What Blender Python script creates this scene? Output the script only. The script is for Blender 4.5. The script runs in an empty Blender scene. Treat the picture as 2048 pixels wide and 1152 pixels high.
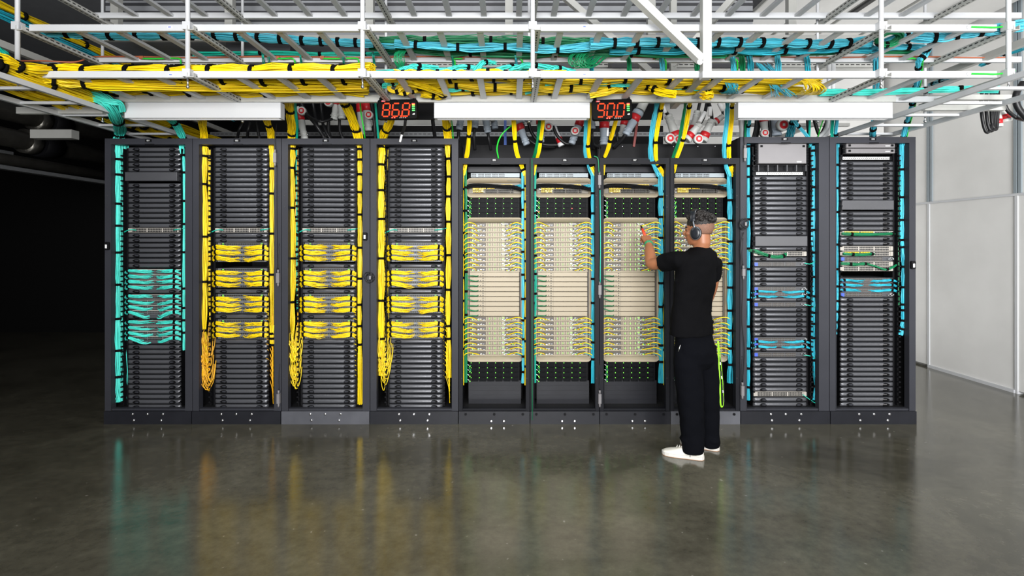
import bpy, bmesh, math, random
from mathutils import Vector, Matrix, Quaternion, Euler
random.seed(7)
R = random.Random(11)
SC = bpy.context.scene
COL = SC.collection
F, CX, HY, CAMZ, D = 1072.0, 1020.0, 485.0, 1.59, 4.7
def P(px, py, d):
    return Vector(((px - CX) / F * d, d, CAMZ + (HY - py) / F * d))
def PX(px, d): return (px - CX) / F * d
def PZ(py, d): return CAMZ + (HY - py) / F * d

# ------------------------------------------------------------------ materials
MATS = {}
def mat(name, col, rough=0.5, metal=0.0, spec=0.5, emit=None, estr=1.0, vary=0.0, island=0.0, scale=8.0, bump=0.0, bscale=200.0, coat=0.0):
    m = bpy.data.materials.new(name); m.use_nodes = True
    nt = m.node_tree; b = nt.nodes['Principled BSDF']
    b.inputs['Base Color'].default_value = (*col, 1); b.inputs['Roughness'].default_value = rough
    b.inputs['Metallic'].default_value = metal; b.inputs['Specular IOR Level'].default_value = spec
    b.inputs['Coat Weight'].default_value = coat
    if emit:
        b.inputs['Emission Color'].default_value = (*emit, 1); b.inputs['Emission Strength'].default_value = estr
    if vary or island:
        mix = nt.nodes.new('ShaderNodeHueSaturation'); mix.inputs['Color'].default_value = (*col, 1)
        mr = nt.nodes.new('ShaderNodeMapRange')
        if island:
            g = nt.nodes.new('ShaderNodeNewGeometry'); nt.links.new(g.outputs['Random Per Island'], mr.inputs['Value'])
            a = island
        else:
            tc = nt.nodes.new('ShaderNodeTexCoord'); n = nt.nodes.new('ShaderNodeTexNoise'); n.inputs['Scale'].default_value = scale
            n.inputs['Detail'].default_value = 6
            nt.links.new(tc.outputs['Object'], n.inputs['Vector']); nt.links.new(n.outputs['Fac'], mr.inputs['Value'])
            mr.inputs['From Min'].default_value = .3; mr.inputs['From Max'].default_value = .7
            a = vary
        mr.inputs['To Min'].default_value = 1 - a; mr.inputs['To Max'].default_value = 1 + a
        nt.links.new(mr.outputs['Result'], mix.inputs['Value']); nt.links.new(mix.outputs['Color'], b.inputs['Base Color'])
    if bump:
        tc = nt.nodes.new('ShaderNodeTexCoord'); n = nt.nodes.new('ShaderNodeTexNoise'); n.inputs['Scale'].default_value = bscale
        bp = nt.nodes.new('ShaderNodeBump'); bp.inputs['Strength'].default_value = bump; bp.inputs['Distance'].default_value = .01
        nt.links.new(tc.outputs['Object'], n.inputs['Vector']); nt.links.new(n.outputs['Fac'], bp.inputs['Height']); nt.links.new(bp.outputs['Normal'], b.inputs['Normal'])
    MATS[name] = m
    return m
M = MATS
mat('rack_paint_dark', (.011, .0115, .0145), .5, spec=.12, vary=.06, scale=3)
mat('kick_sheen', (.075, .077, .088), .35, spec=.4, vary=.15, scale=6)  # lighter tone paints in the reflection that two plates catch
mat('rack_paint', (.030, .031, .038), .5, spec=.2, vary=.08, scale=3)
mat('rack_inside', (.006, .006, .007), .6)
mat('kick_paint', (.013, .0135, .017), .4, spec=.2, vary=.15, scale=6)
mat('bolt_steel', (.75, .75, .78), .25, 1)
mat('server_cover', (.088, .090, .100), .3, .3, spec=.7, vary=.05)
mat('latch_black', (.003, .003, .0035), .5, spec=.1)
mat('black_plastic', (.005, .005, .006), .5, spec=.12)
mat('module_black', (.0055, .006, .007), .5, spec=.06)
mat('strap_black', (.004, .004, .004), .9, spec=.08)
mat('cord_black', (.004, .004, .0045), .6, spec=.12)
mat('rubber', (.009, .009, .010), .4, spec=.35)
mat('blank_grey', (.055, .056, .062), .4, vary=.06)
mat('warm_grey', (.165, .157, .162), .5, vary=.04)
mat('chassis_grey', (.13, .135, .14), .45, vary=.1, scale=20)
mat('port_dark', (.012, .012, .012), .5)
mat('port_pale', (.36, .335, .30), .5)
mat('yellow', (.92, .66, .004), .42, island=.22)
mat('orange', (.85, .42, .004), .42, island=.25)
mat('aqua', (.07, .74, .62), .42, island=.22)
mat('cyan', (.020, .40, .52), .42, island=.22)
mat('skyblue', (.07, .50, .64), .42, island=.22)
mat('green', (.003, .19, .07), .45, island=.3)
mat('teal', (.006, .42, .30), .45, island=.2)
mat('earth_green', (.02, .55, .04), .4)
mat('white_cable', (.72, .73, .74), .45, island=.08)
mat('champagne', (.37, .317, .232), .45, .05, spec=.25, vary=.04, scale=4)
mat('champagne_dark', (.12, .105, .08), .5, .1)
mat('mesh_dark', (.075, .065, .055), .5)
mat('silver', (.36, .37, .38), .4, .5, island=.4)
mat('ice_grey', (.25, .29, .315), .45)
mat('led_green', (.05, .5, .02), .4, emit=(.22, 1, .08), estr=2.2)
mat('led_red', (.5, .02, .02), .4, emit=(1, .04, .02), estr=4)
mat('digit_red', (.08, .002, .001), .5, spec=.1, emit=(1, .075, .012), estr=1.15)
mat('led_amber', (.8, .3, .02), .4, emit=(1, .4, .02), estr=2)
mat('bar_green', (.01, .2, .02), .4, emit=(.10, 1, .16), estr=1.4)
mat('display_black', (.0016, .0016, .0016), .5, spec=.06)
mat('lettering_white', (.8, .8, .8), .5)
mat('tag_red', (.6, .02, .03), .5)
mat('tray_white', (.55, .56, .575), .42, vary=.015)
mat('channel_white', (.47, .47, .445), .45, vary=.03)
mat('lamp_white', (.54, .55, .565), .35)
mat('slot_dark', (.03, .03, .03), .6)
mat('lamp_glow', (.8, .8, .8), .4, emit=(1, .98, .95), estr=.45)
mat('copper', (.46, .13, .06), .4, .15)
mat('plug_grey', (.33, .38, .44), .45)
mat('plug_pale', (.52, .53, .51), .45)
mat('plug_red', (.52, .01, .015), .38)
mat('steel_pipe', (.10, .095, .085), .3, .8, vary=.2)
mat('ceiling_grey', (.30, .31, .33), .6, vary=.06)
mat('wall_in_shade', (.006, .006, .006), .9, spec=.1)  # near-black colour paints in the darkness of the unlit room
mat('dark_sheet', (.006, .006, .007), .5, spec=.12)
mat('blue_tag', (.05, .10, .55), .4)
mat('blue_pole', (.01, .08, .4), .4)
mat('rust', (.18, .02, .015), .5)
mat('transceiver_yellow', (.75, .5, .01), .5)
mat('lime', (.30, .75, .02), .5)
mat('skin', (.32, .125, .058), .45, vary=.06, scale=14)
mat('eye_white', (.20, .15, .12), .35)
mat('lip', (.42, .13, .09), .45)
mat('fade_hair', (.20, .10, .065), .7, vary=.35, scale=220)
mat('hair', (.011, .008, .007), .55, bump=.5, bscale=120)
mat('tee_black', (.0032, .0032, .0038), .9, spec=.06, bump=.12, bscale=14)
mat('pants_black', (.0026, .0029, .0044), .9, spec=.06, bump=.12, bscale=12)
mat('shoe_white', (.70, .68, .62), .5, vary=.06, scale=30)
mat('sole_white', (.62, .60, .56), .5)
mat('gum_sole', (.40, .22, .12), .6)
mat('headphone_black', (.012, .014, .018), .3)
mat('headphone_metal', (.30, .33, .37), .3, .7)
mat('tool_red', (.75, .07, .03), .4)
mat('bracelet_green', (.02, .22, .09), .5)

def floor_material():
    m = bpy.data.materials.new('polished_concrete'); m.use_nodes = True; nt = m.node_tree; b = nt.nodes['Principled BSDF']
    tc = nt.nodes.new('ShaderNodeTexCoord')
    def noise(s, det=8, rough=.6, dist=0):
        n = nt.nodes.new('ShaderNodeTexNoise'); n.inputs['Scale'].default_value = s; n.inputs['Detail'].default_value = det
        n.inputs['Roughness'].default_value = rough; n.inputs['Distortion'].default_value = dist
        nt.links.new(tc.outputs['Object'], n.inputs['Vector']); return n
    n1 = noise(.9, 10, .65, .6); n2 = noise(14, 8, .7); n3 = noise(160, 3, .6)
    r = nt.nodes.new('ShaderNodeValToRGB'); r.color_ramp.elements[0].position = .3; r.color_ramp.elements[0].color = (.040, .0375, .027, 1)
    r.color_ramp.elements[1].position = .72; r.color_ramp.elements[1].color = (.112, .105, .078, 1)
    nt.links.new(n1.outputs['Fac'], r.inputs['Fac'])
    mr = nt.nodes.new('ShaderNodeMapRange'); mr.inputs['From Min'].default_value = .3; mr.inputs['From Max'].default_value = .75; mr.inputs['To Min'].default_value = .75; mr.inputs['To Max'].default_value = 1.3
    nt.links.new(n2.outputs['Fac'], mr.inputs['Value'])
    h = nt.nodes.new('ShaderNodeHueSaturation'); nt.links.new(r.outputs['Color'], h.inputs['Color']); nt.links.new(mr.outputs['Result'], h.inputs['Value'])
    sp = nt.nodes.new('ShaderNodeValToRGB'); sp.color_ramp.elements[0].position = .76; sp.color_ramp.elements[0].color = (0, 0, 0, 1); sp.color_ramp.elements[1].position = .82; sp.color_ramp.elements[1].color = (1, 1, 1, 1)
    n4 = noise(28, 1, .5); nt.links.new(n4.outputs['Fac'], sp.inputs['Fac'])
    mx = nt.nodes.new('ShaderNodeMixRGB'); mx.inputs['Color2'].default_value = (.22, .21, .19, 1)
    nt.links.new(sp.outputs['Color'], mx.inputs['Fac']); nt.links.new(h.outputs['Color'], mx.inputs['Color1'])
    nt.links.new(mx.outputs['Color'], b.inputs['Base Color'])
    rr = nt.nodes.new('ShaderNodeMapRange'); rr.inputs['From Min'].default_value = .3; rr.inputs['From Max'].default_value = .7; rr.inputs['To Min'].default_value = .085; rr.inputs['To Max'].default_value = .15
    nt.links.new(n2.outputs['Fac'], rr.inputs['Value']); nt.links.new(rr.outputs['Result'], b.inputs['Roughness'])
    b.inputs['Specular IOR Level'].default_value = .6
    bp = nt.nodes.new('ShaderNodeBump'); bp.inputs['Strength'].default_value = .03; bp.inputs['Distance'].default_value = .01
    nt.links.new(n3.outputs['Fac'], bp.inputs['Height']); nt.links.new(bp.outputs['Normal'], b.inputs['Normal'])
    M['floor'] = m
floor_material()
def wall_material():
    m = bpy.data.materials.new('white_panel'); m.use_nodes = True; nt = m.node_tree; b = nt.nodes['Principled BSDF']
    tc = nt.nodes.new('ShaderNodeTexCoord'); n = nt.nodes.new('ShaderNodeTexNoise'); n.inputs['Scale'].default_value = 1.6; n.inputs['Detail'].default_value = 9
    mp = nt.nodes.new('ShaderNodeMapping'); nt.links.new(tc.outputs['Object'], mp.inputs['Vector']); nt.links.new(mp.outputs['Vector'], n.inputs['Vector'])
    r = nt.nodes.new('ShaderNodeValToRGB'); r.color_ramp.elements[0].position = .3; r.color_ramp.elements[0].color = (.68, .675, .655, 1); r.color_ramp.elements[1].position = .75; r.color_ramp.elements[1].color = (.78, .775, .755, 1)
    nt.links.new(n.outputs['Fac'], r.inputs['Fac']); nt.links.new(r.outputs['Color'], b.inputs['Base Color']); b.inputs['Roughness'].default_value = .3
    M['white_panel'] = m
wall_material()

# ------------------------------------------------------------------ mesh builder
class MB:
    def __init__(s): s.v, s.f, s.sm = [], [], []
    def add(s, vs, fs, smooth=False):
        o = len(s.v); s.v += [tuple(v) for v in vs]; s.f += [tuple(i + o for i in f) for f in fs]; s.sm += [smooth] * len(fs); return s
    def box(s, x0, x1, y0, y1, z0, z1, mtx=None):
        vs = [Vector((x, y, z)) for x in (x0, x1) for y in (y0, y1) for z in (z0, z1)]
        if mtx: vs = [mtx @ v for v in vs]
        return s.add(vs, [(0, 1, 3, 2), (4, 6, 7, 5), (0, 4, 5, 1), (2, 3, 7, 6), (0, 2, 6, 4), (1, 5, 7, 3)])
    def cbox(s, c, sx, sy, sz, mtx=None):
        c = Vector(c); m = Matrix.Translation(c) @ (mtx.to_4x4() if mtx else Matrix())
        return s.box(-sx / 2, sx / 2, -sy / 2, sy / 2, -sz / 2, sz / 2, m)
    def bar(s, a, b, w, h, up=(0, 0, 1)):
        """a rectangular bar from a to b; w across, h along up"""
        a, b = Vector(a), Vector(b); t = (b - a).normalized(); u = Vector(up); u = (u - t * u.dot(t)).normalized(); r = t.cross(u)
        vs = []
        for p in (a, b):
            for i, j in ((-1, -1), (1, -1), (1, 1), (-1, 1)): vs.append(p + r * (w / 2 * i) + u * (h / 2 * j))
        return s.add(vs, [(0, 1, 2, 3), (7, 6, 5, 4), (0, 4, 5, 1), (1, 5, 6, 2), (2, 6, 7, 3), (3, 7, 4, 0)])
    def rings(s, rings, cap=True, smooth=True, closed=False):
        n = len(rings[0]); vs = [v for r in rings for v in r]; fs = []
        m = len(rings)
        for i in range(m if closed else m - 1):
            for j in range(n):
                fs.append((i * n + j, i * n + (j + 1) % n, ((i + 1) % m) * n + (j + 1) % n, ((i + 1) % m) * n + j))
        s.add(vs, fs, smooth)
        if cap and not closed:
            o = len(s.v) - len(vs)
            s.f.append(tuple(o + j for j in reversed(range(n)))); s.f.append(tuple(o + (m - 1) * n + j for j in range(n))); s.sm += [False, False]
        return s
    def tube(s, pts, r, n=8, smooth=True, cap=True, flat=1.0, up=None):
        pts = [Vector(p) for p in pts]
        fr = frames(pts, up)
        rr = r if isinstance(r, (list, tuple)) else [r] * len(pts)
        return s.rings([[p + a * (math.cos(2 * math.pi * j / n) * q) + b * (math.sin(2 * math.pi * j / n) * q * flat) for j in range(n)] for (p, (t, a, b), q) in zip(pts, fr, rr)], cap, smooth)
    def ell(s, c, rx, ry, rz, nu=16, nv=10, mtx=None):
        c = Vector(c); rg = []
        for i in range(1, nv):
            th = math.pi * i / nv; ring = []
            for j in range(nu):
                ph = 2 * math.pi * j / nu; v = Vector((rx * math.sin(th) * math.cos(ph), ry * math.sin(th) * math.sin(ph), rz * math.cos(th)))
                ring.append(c + (mtx @ v if mtx else v))
            rg.append(ring)
        o = len(s.v); s.rings(rg, cap=False)
        t = Vector((0, 0, rz)); s.v += [tuple(c + (mtx @ t if mtx else t)), tuple(c - (mtx @ t if mtx else t))]
        k = len(s.v) - 2; L = (nv - 2) * nu
        for j in range(nu):
            s.f.append((k, o + (j + 1) % nu, o + j)); s.f.append((k + 1, o + L + j, o + L + (j + 1) % nu)); s.sm += [True, True]
        return s
    def build(s, name, material, parent=None, loc=None, smooth=None):
        me = bpy.data.meshes.new(name); me.from_pydata(s.v, [], s.f); me.polygons.foreach_set('use_smooth', s.sm if smooth is None else [smooth] * len(s.f))
        me.materials.append(M[material]); me.update()
        return put(name, me, parent, loc)
def put(name, me, parent=None, loc=None):
    o = bpy.data.objects.new(name, me); COL.objects.link(o)
    if parent: o.parent = parent
    if loc is not None: o.location = loc
    return o
def frames(pts, up=None):
    n = len(pts); T = []
    for i in range(n):
        t = pts[min(i + 1, n - 1)] - pts[max(i - 1, 0)]; T.append(t.normalized() if t.length > 1e-9 else Vector((0, 0, 1)))
    t = T[0]; ref = Vector(up) if up else (Vector((0, 1, 0)) if abs(t.y) < .9 else Vector((0, 0, 1)))
    a = (ref - t * ref.dot(t)).normalized(); out = []
    for t in T:
        a = (a - t * a.dot(t)); a = a.normalized() if a.length > 1e-6 else Vector((1, 0, 0)); out.append((t, a, t.cross(a)))
    return out
def smoothpath(pts, n):
    """Catmull-Rom through pts, n samples"""
    p = [Vector(q) for q in pts]; p = [p[0] * 2 - p[1]] + p + [p[-1] * 2 - p[-2]]; out = []; m = len(p) - 3
    for k in range(n):
        u = k / (n - 1) * m; i = min(int(u), m - 1); t = u - i; a, b, c, d = p[i:i + 4]
        out.append(.5 * ((2 * b) + (c - a) * t + (2 * a - 5 * b + 4 * c - d) * t * t + (3 * b - a - 3 * c + d) * t ** 3))
    return out
def tag(o, label, cat, group=None, kind=None):
    n = len(label.split()); assert 4 <= n <= 16, (n, label)
    o['label'] = label; o['category'] = cat
    if group: o['group'] = group
    if kind: o['kind'] = kind
    return o
def thing(name, label, cat, loc=(0, 0, 0), group=None):
    o = bpy.data.objects.new(name, None); COL.objects.link(o); o.location = loc; o.empty_display_size = .05
    return tag(o, label, cat, group)
def struct(name, mb, material):
    o = mb.build(name, material); o['kind'] = 'structure'; return o

def strand_mb(path, n, r, rx, ry, seed, samples=24, wander=.5, fan=None, straps=(), sides=4, stray=0, peel=0):
    """n thin strands running together along path; cross-section rx (along frame a) by ry"""
    rd = random.Random(seed); pts = smoothpath(path, samples); fr = frames(pts); mb = MB()
    for k in range(n):
        q = math.sqrt((k + .5) / n); ph = k * 2.39996 + rd.random(); ou, ov = q * math.cos(ph), q * math.sin(ph)
        w = [rd.uniform(.6, 2.2) for _ in range(4)]; p0 = [rd.random() * 6.28 for _ in range(4)]; line = []; st = 1.0
        fu, fv = rd.gauss(0, 1), rd.gauss(0, 1)
        end = (rd.uniform(.42, 1) if peel else rd.uniform(.8, 1)) if fan else 1
        for i, (p, (t, a, b)) in enumerate(zip(pts, fr)):
            u = i / (samples - 1)
            if u > end + .04: break
            sq = 1.0
            for s_ in straps: sq = min(sq, .62 + .38 * min(1, abs(u - s_) / .05))
            du = ou * sq + wander * .35 * math.sin(w[0] * u * 9 + p0[0]) * sq; dv = ov * sq + wander * .35 * math.sin(w[1] * u * 9 + p0[1]) * sq
            if fan:
                g = max(0, (u - fan[0]) / (1 - fan[0])) ** 1.5
                du += fu * fan[1] * g; dv += fv * fan[1] * g
            if stray and k < stray:
                du *= 1 + .9 * math.sin(u * 3.1416); dv *= 1 + .9 * math.sin(u * 3.1416)
            line.append(p + a * (du * rx) + b * (dv * ry) + Vector((0, (peel * max(0, 1 - (end - u) / .2) ** 2) if peel else 0, 0)))
        if len(line) > 2: mb.tube(line, r, sides, True, False)
    return mb, pts, fr
def bundle(name, label, group, path, n, r, rx, ry, material, seed, straps=(), samples=24, wander=.5, fan=None, cat='cable bundle', stray=0, strapw=.018, extra=None, peel=0):
    mb, pts, fr = strand_mb(path, n, r, rx, ry, seed, samples, wander, fan, straps, 4, stray, peel)
    o = mb.build(name, material); tag(o, label, cat, group)
    for s_ in straps:
        i = min(int(s_ * (samples - 1)), samples - 2); p = pts[i].lerp(pts[i + 1], s_ * (samples - 1) - i); t, a, b = fr[i]
        m2 = MB(); ring = []
        for du in (-strapw / 2, strapw / 2):
            ring.append([p + t * du + a * (math.cos(j * math.pi / 7) * (rx * .86 + r + .003)) + b * (math.sin(j * math.pi / 7) * (ry * .86 + r + .003)) for j in range(14)])
        m2.rings(ring, cap=True); m2.build('strap', 'strap_black', o)
    if extra:
        mat2, n2, off, rx2, ry2 = extra
        mb2, _, _ = strand_mb([Vector(q) + Vector(off) for q in path], n2, r, ry2, rx2, seed + 5, samples, wander, None, straps)
        e = mb2.build('strand_run', mat2, o); e['label'] = mat2 + ' strands strapped alongside'
    return o
ORD = ['first', 'second', 'third', 'fourth', 'fifth', 'sixth', 'seventh', 'eighth', 'ninth', 'tenth', 'eleventh', 'twelfth', 'thirteenth', 'fourteenth', 'fifteenth', 'sixteenth', 'seventeenth', 'eighteenth', 'nineteenth', 'twentieth', 'twenty-first', 'twenty-second']
RN = ['leftmost rack', 'second rack from left', 'third rack from left', 'fourth rack from left', 'fifth rack from left', 'fifth rack from right', 'fourth rack from right', 'third rack from right', 'second rack from right', 'rightmost rack']
def text(name, s, size, material, parent, loc, rot=(math.pi / 2, 0, 0), shear=0, extrude=.0004):
    cu = bpy.data.curves.new(name, 'FONT'); cu.body = s; cu.size = size; cu.align_x = 'CENTER'; cu.align_y = 'CENTER'; cu.extrude = extrude; cu.shear = shear
    cu.materials.append(M[material]); t = bpy.data.objects.new('t', cu); me = t.to_mesh(); me = bpy.data.meshes.new_from_object(t); bpy.data.objects.remove(t)
    o = bpy.data.objects.new(name, me); COL.objects.link(o); o.parent = parent; o.location = loc; o.rotation_euler = rot
    return o

# ------------------------------------------------------------------ setting
RW = 5.34
struct('floor', MB().box(-10, RW + .1, -3.5, 10, -.12, 0), 'floor')
struct('wall_left', MB().box(-10.1, -10, -3.5, 10, 0, 5), 'wall_in_shade')
struct('wall_back', MB().box(-10, RW + .1, 9.5, 9.6, 0, 5), 'wall_in_shade')
struct('ceiling', MB().box(-10, RW + .1, -3.5, 10, 4.6, 4.7), 'ceiling_grey')
# white panel partition wall on the right
wl = MB(); wu = MB()
ys = [1.6 + 1.18 * i for i in range(-3, 7)]
off = 5.64 - ys[6 - 2]
ys = [y - (ys[6] - 6.83) for y in ys]
ys = [6.83 + 1.185 * (i - 6) for i in range(0, 10)]
for a, b in zip(ys[:-1], ys[1:]):
    wl.box(RW, RW + .05, a + .012, b - .012, .03, 2.085)
    wu.box(RW + .015, RW + .05, a + .03, b - .03, 2.11, 4.6)
struct('wall_right', wl, 'white_panel')
struct('wall_right_upper', wu, 'white_panel')
struct('wall_right_core', MB().box(RW + .05, RW + .1, -3.5, 10, 0, 4.6), 'channel_white')
t1 = MB(); t2 = MB()
for y in ys:
    t1.box(RW - .012, RW + .05, y - .016, y + .016, 0, 2.1)
    t2.box(RW - .002, RW + .05, y - .045, y - .012, 2.1, 4.6); t2.box(RW - .002, RW + .05, y + .005, y + .04, 2.1, 4.6)
struct('trim_1', t1, 'tray_white'); struct('trim_2', t2, 'ice_grey')
struct('trim_3', MB().box(RW - .014, RW + .05, ys[0], ys[-1], 2.082, 2.108), 'tray_white')
struct('baseboard_right', MB().box(RW - .02, RW + .05, 5.66, 6.83, 0, .035), 'tray_white')

# ------------------------------------------------------------------ racks
EDG = [209, 385, 563, 740, 917, 1060, 1199, 1340, 1480, 1659, 1832]
DS, DB = 4.79, 4.83                      # front planes of the servers and of the pale bezels
def rack_centre(i): return PX((EDG[i] + EDG[i + 1]) / 2, D)
TALL, LOW = PZ(277, D), PZ(316, D)
TALL2 = PZ(274, D)
DESC = ['black server cabinet with thick aqua side cables, leftmost of the row',
        'black server cabinet with yellow cables, beside the aqua cabled leftmost one',
        'black yellow-cabled cabinet with sheen painted on kick plate, third from the left',
        'black yellow-cabled cabinet next to the lower cabinets, fourth from the left',
        'lower black cabinet with champagne trays, first right of the tall yellow-cabled ones',
        'lower black cabinet with champagne trays and a red status light, second of four',
        'lower black cabinet with champagne trays at which the man is reaching',
        'lower black cabinet with champagne trays directly behind the man',
        'tall black cabinet with grey patch enclosure at top, right of the man',
        'tall black cabinet with two slim grey panels at top, rightmost of the row']
def make_rack(i):
    x0, x1 = PX(EDG[i] + .6, D), PX(EDG[i + 1] - .6, D); low = 4 <= i <= 7; w = .034 if low else .056
    top = LOW if low else (TALL2 if i > 7 else TALL); hd = .052
    r = thing('server_cabinet', DESC[i], 'server rack', ((x0 + x1) / 2, D, 0), 'server cabinets in the row')
    h = (x1 - x0) / 2; kz = .114
    wl_ = .03 if low else (.085 if i == 9 - 1 and False else w)
    fr = MB()
    fr.box(-h, -h + w, 0, .06, kz, top - hd); 
    wr = w
    if i == 8: wr = .09
    if i == 2 or i == 1 or i == 0: wr = .062
    fr.box(h - wr, h, 0, .06, kz, top - hd)
    fr.box(-h, h, 0, .06, top - hd, top); fr.box(-h + w, h - wr, .01, .06, kz, kz + .016)
    fr.box(-h + w - .003, -h + w, -.004, 0, kz, top - hd)
    fr.build('frame', 'rack_paint_dark' if low else 'rack_paint', r)
    sh = MB()
    sh.box(-h, -h + .012, .06, 1.08, kz, top); sh.box(h - .012, h, .06, 1.08, kz, top)
    sh.box(-h + .012, h - .012, .06, 1.08, kz, kz + .012); sh.box(-h + .012, h - .012, 1.06, 1.08, kz, top)
    sh.build('shell', 'rack_inside', r)
    tp = MB().box(-h, h, .06, .12, top - .012, top).box(-h, h, .34, 1.08, top - .012, top); tp.build('top_panel', 'rack_paint', r)
    kp = MB().box(-h + .001, h - .001, -.012, .05, 0, kz - .002); k = kp.build('kick_plate', 'kick_sheen' if i in (2, 7) else 'kick_paint', r)
    bl = [(-.12 if not low else -.03, .035), (.12 if not low else .06, .035)] + ([(-.13, .09), (.0, .09), (.135, .09)] if not low else [])
    if low: bl = [(-.025, .03), (.085, .03)]
    for bx, bz in bl:
        m = MB().tube([(bx, -.012, bz), (bx, -.019, bz), (bx, -.022, bz)], [.011, .011, .006], 12)
        b = m.build('bolt', 'bolt_steel', k); 
    if low:
        for bx in (-.25, 0, .25): MB().tube([(bx, -.012, .088), (bx, -.016, .088)], .012, 10).build('bolt', 'black_plastic', k)
    # mounting rails and finger managers
    sx = .243
    for s in (-1, 1):
        cx = 0
        MB().box(s * sx - .009 + cx, s * sx + .009 + cx, .085 if not low else .3, .2 if not low else .4, kz + .02, top - .07).build('mounting_rail', 'black_plastic', r)
        if not low:
            fm = MB(); xx = s * .257
            fm.box(xx - .003, xx + .003, .05, .14, kz + .03, top - .08)
            for q in range(50):
                z = kz + .06 + q * .0444
                fm.box(xx - .0035, xx + .0035, .028, .05, z, z + .014).box(xx - .009, xx + .009, .026, .032, z + .002, z + .012)
            fm.build('cable_finger_manager', 'black_plastic', r)
    pl = MB().box(-.028, .028, -.004, 0, top - .03, top - .008).build('number_plate', 'black_plastic', r)
    text('lettering', '%03d' % (i + 1), .018, 'lettering_white', pl, (0, -.0048, top - .0195))
    MB().box(-.03, .05, -.006, 0, top - hd - .006, top - hd + .004).build('door_catch', 'black_plastic', r)
    hw = MB()
    for s in (-1, 1):
        for z in (.4, 1.9, 2.0): hw.tube([(s * (h - .025), -.001, z), (s * (h - .025), -.003, z)], .004, 8)
    hw.build('frame_screw', 'slot_dark', r)
    return r
for i in range(10): make_rack(i)

# ---- shared meshes for the 1U servers
SW = .476
def server_meshes():
    out = {}
    b = MB(); h = .0405; prof = []
    # rounded bar filling the lower four fifths with a thin recessed strip above
    for k in range(13):
        a = -math.pi / 2 + math.pi * k / 12
        prof.append((-.004 - .0165 * math.cos(a), .0180 * math.sin(a) - .0012))
    prof += [(.003, .0168), (.003, -.0192)]
    rings = []
    for x, sc in ((-SW / 2, .25), (-SW / 2 + .012, .78), (-SW / 2 + .03, 1), (SW / 2 - .03, 1), (SW / 2 - .012, .8), (SW / 2, .25)):
        rings.append([Vector((x, (y * sc if y < 0 else y), z)) for y, z in prof])
    b.rings(rings, True, True)
    me = b.build('server', 'server_cover').data; 
    out['server'] = me
    out['chassis'] = MB().box(-SW / 2, SW / 2, .002, .55, -.0205, .0205).build('chassis', 'module_black').data
    l = MB()
    pts = [(-.036, 0), (-.02, .011), (.0, .0135), (.018, .012), (.028, .004), (.028, -.006), (.018, -.0135), (.0, -.014), (-.02, -.01)]
    l.rings([[Vector((x, -.0222, z - .003)) for x, z in pts], [Vector((x, -.002, z * 1.15 - .003)) for x, z in pts]], True, False)
    out['latch'] = l.build('latch', 'latch_black').data
    l = MB(); l.rings([[Vector((x * .6, -.0245, z * .45 - .001)) for x, z in pts], [Vector((x * .6, -.02, z * .45 - .001)) for x, z in pts]], True, False)
    out['pull'] = l.build('latch_tab', 'rack_paint').data
    l = MB().box(-.035, .03, -.0245, -.02, -.002, .0012); out['pull_bright'] = l.build('latch_tab', 'warm_grey').data
    for o in list(COL.objects):
        if o.name.split('.')[0] in ('server', 'chassis', 'latch', 'latch_tab') and o.parent is None and 'label' not in o: bpy.data.objects.remove(o)
    return out
SM = server_meshes()
def server(ri, py, label, bright=False):
    o = put('server', SM['server']); o.location = (rack_centre(ri), DS, PZ(py, DS)); tag(o, label, 'server', 'dark round-fronted servers'); put('chassis', SM['chassis'], o)
    for x, s in ((-.155, 1), (.165, -1)):
        l = put('latch', SM['latch'], o, (x, 0, 0)); l.scale = (s, 1, 1)
        if bright and s < 0: put('latch_tab', SM['pull_bright'], l, (.03, -.001, .002))
        else: put('latch_tab', SM['pull'], l, (.006, 0, 0))
    return o
def blank(ri, py0, py1, x0, x1, label, material='blank_grey', d=4.735, name='cover_plate', group='flat cover panels'):
    z0, z1 = PZ(py1, d), PZ(py0, d); a, b = PX(x0, d), PX(x1, d); o = thing(name, label, 'panel', ((a + b) / 2, d, z0), group)
    h, w = z1 - z0, (b - a) / 2
    m = MB(); m.rings([[Vector((x, y, z)) for x, z in ((-w + q, q), (w - q, q), (w - q, h - q), (-w + q, h - q))] for y, q in ((0, .003), (.003, 0), (.06, 0))], True, False)
    m.build('cover', material, o); MB().box(-w - .004, w + .004, .06, .4, .006, h - .006).build('bracket', 'black_plastic', o)
    return o
def port_mb(x0, x1, n, gap_every, rows, h, y=-.004, sz=.62):
    m = MB(); st = (x1 - x0) / (n + (.7 * ((n - 1) // gap_every) if gap_every else 0))
    for k in range(n):
        x = x0 + (k + (.7 * (k // gap_every) if gap_every else 0)) * st
        for rz in rows: m.box(x + st * .16, x + st * .84, y, 0, rz - h * sz / 2, rz + h * sz / 2)
    return m
def patch_panel(ri, py, label, plugs='teal', yellow_to=0, group='patch panels'):
    o = thing('patch_bay', label, 'patch panel', (rack_centre(ri), DS - .005, PZ(py, DS)), group)
    MB().box(-.236, .236, 0, .12, -.02, .02).build('panel', 'port_pale', o)
    port_mb(-.2, .2, 27, 9, (-.0092, .0092), .022).build('port_row', 'port_dark', o)
    if yellow_to: port_mb(-.2, yellow_to, int((yellow_to + .2) / .0148), 9, (-.0105, .0125), .012, -.009, .8).build('plug_row', 'transceiver_yellow', o)
    MB().box(-.236, -.205, -.004, 0, -.018, .018).box(.212, .236, -.004, 0, -.018, .018).build('ear', 'port_pale', o)
    return o
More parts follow.
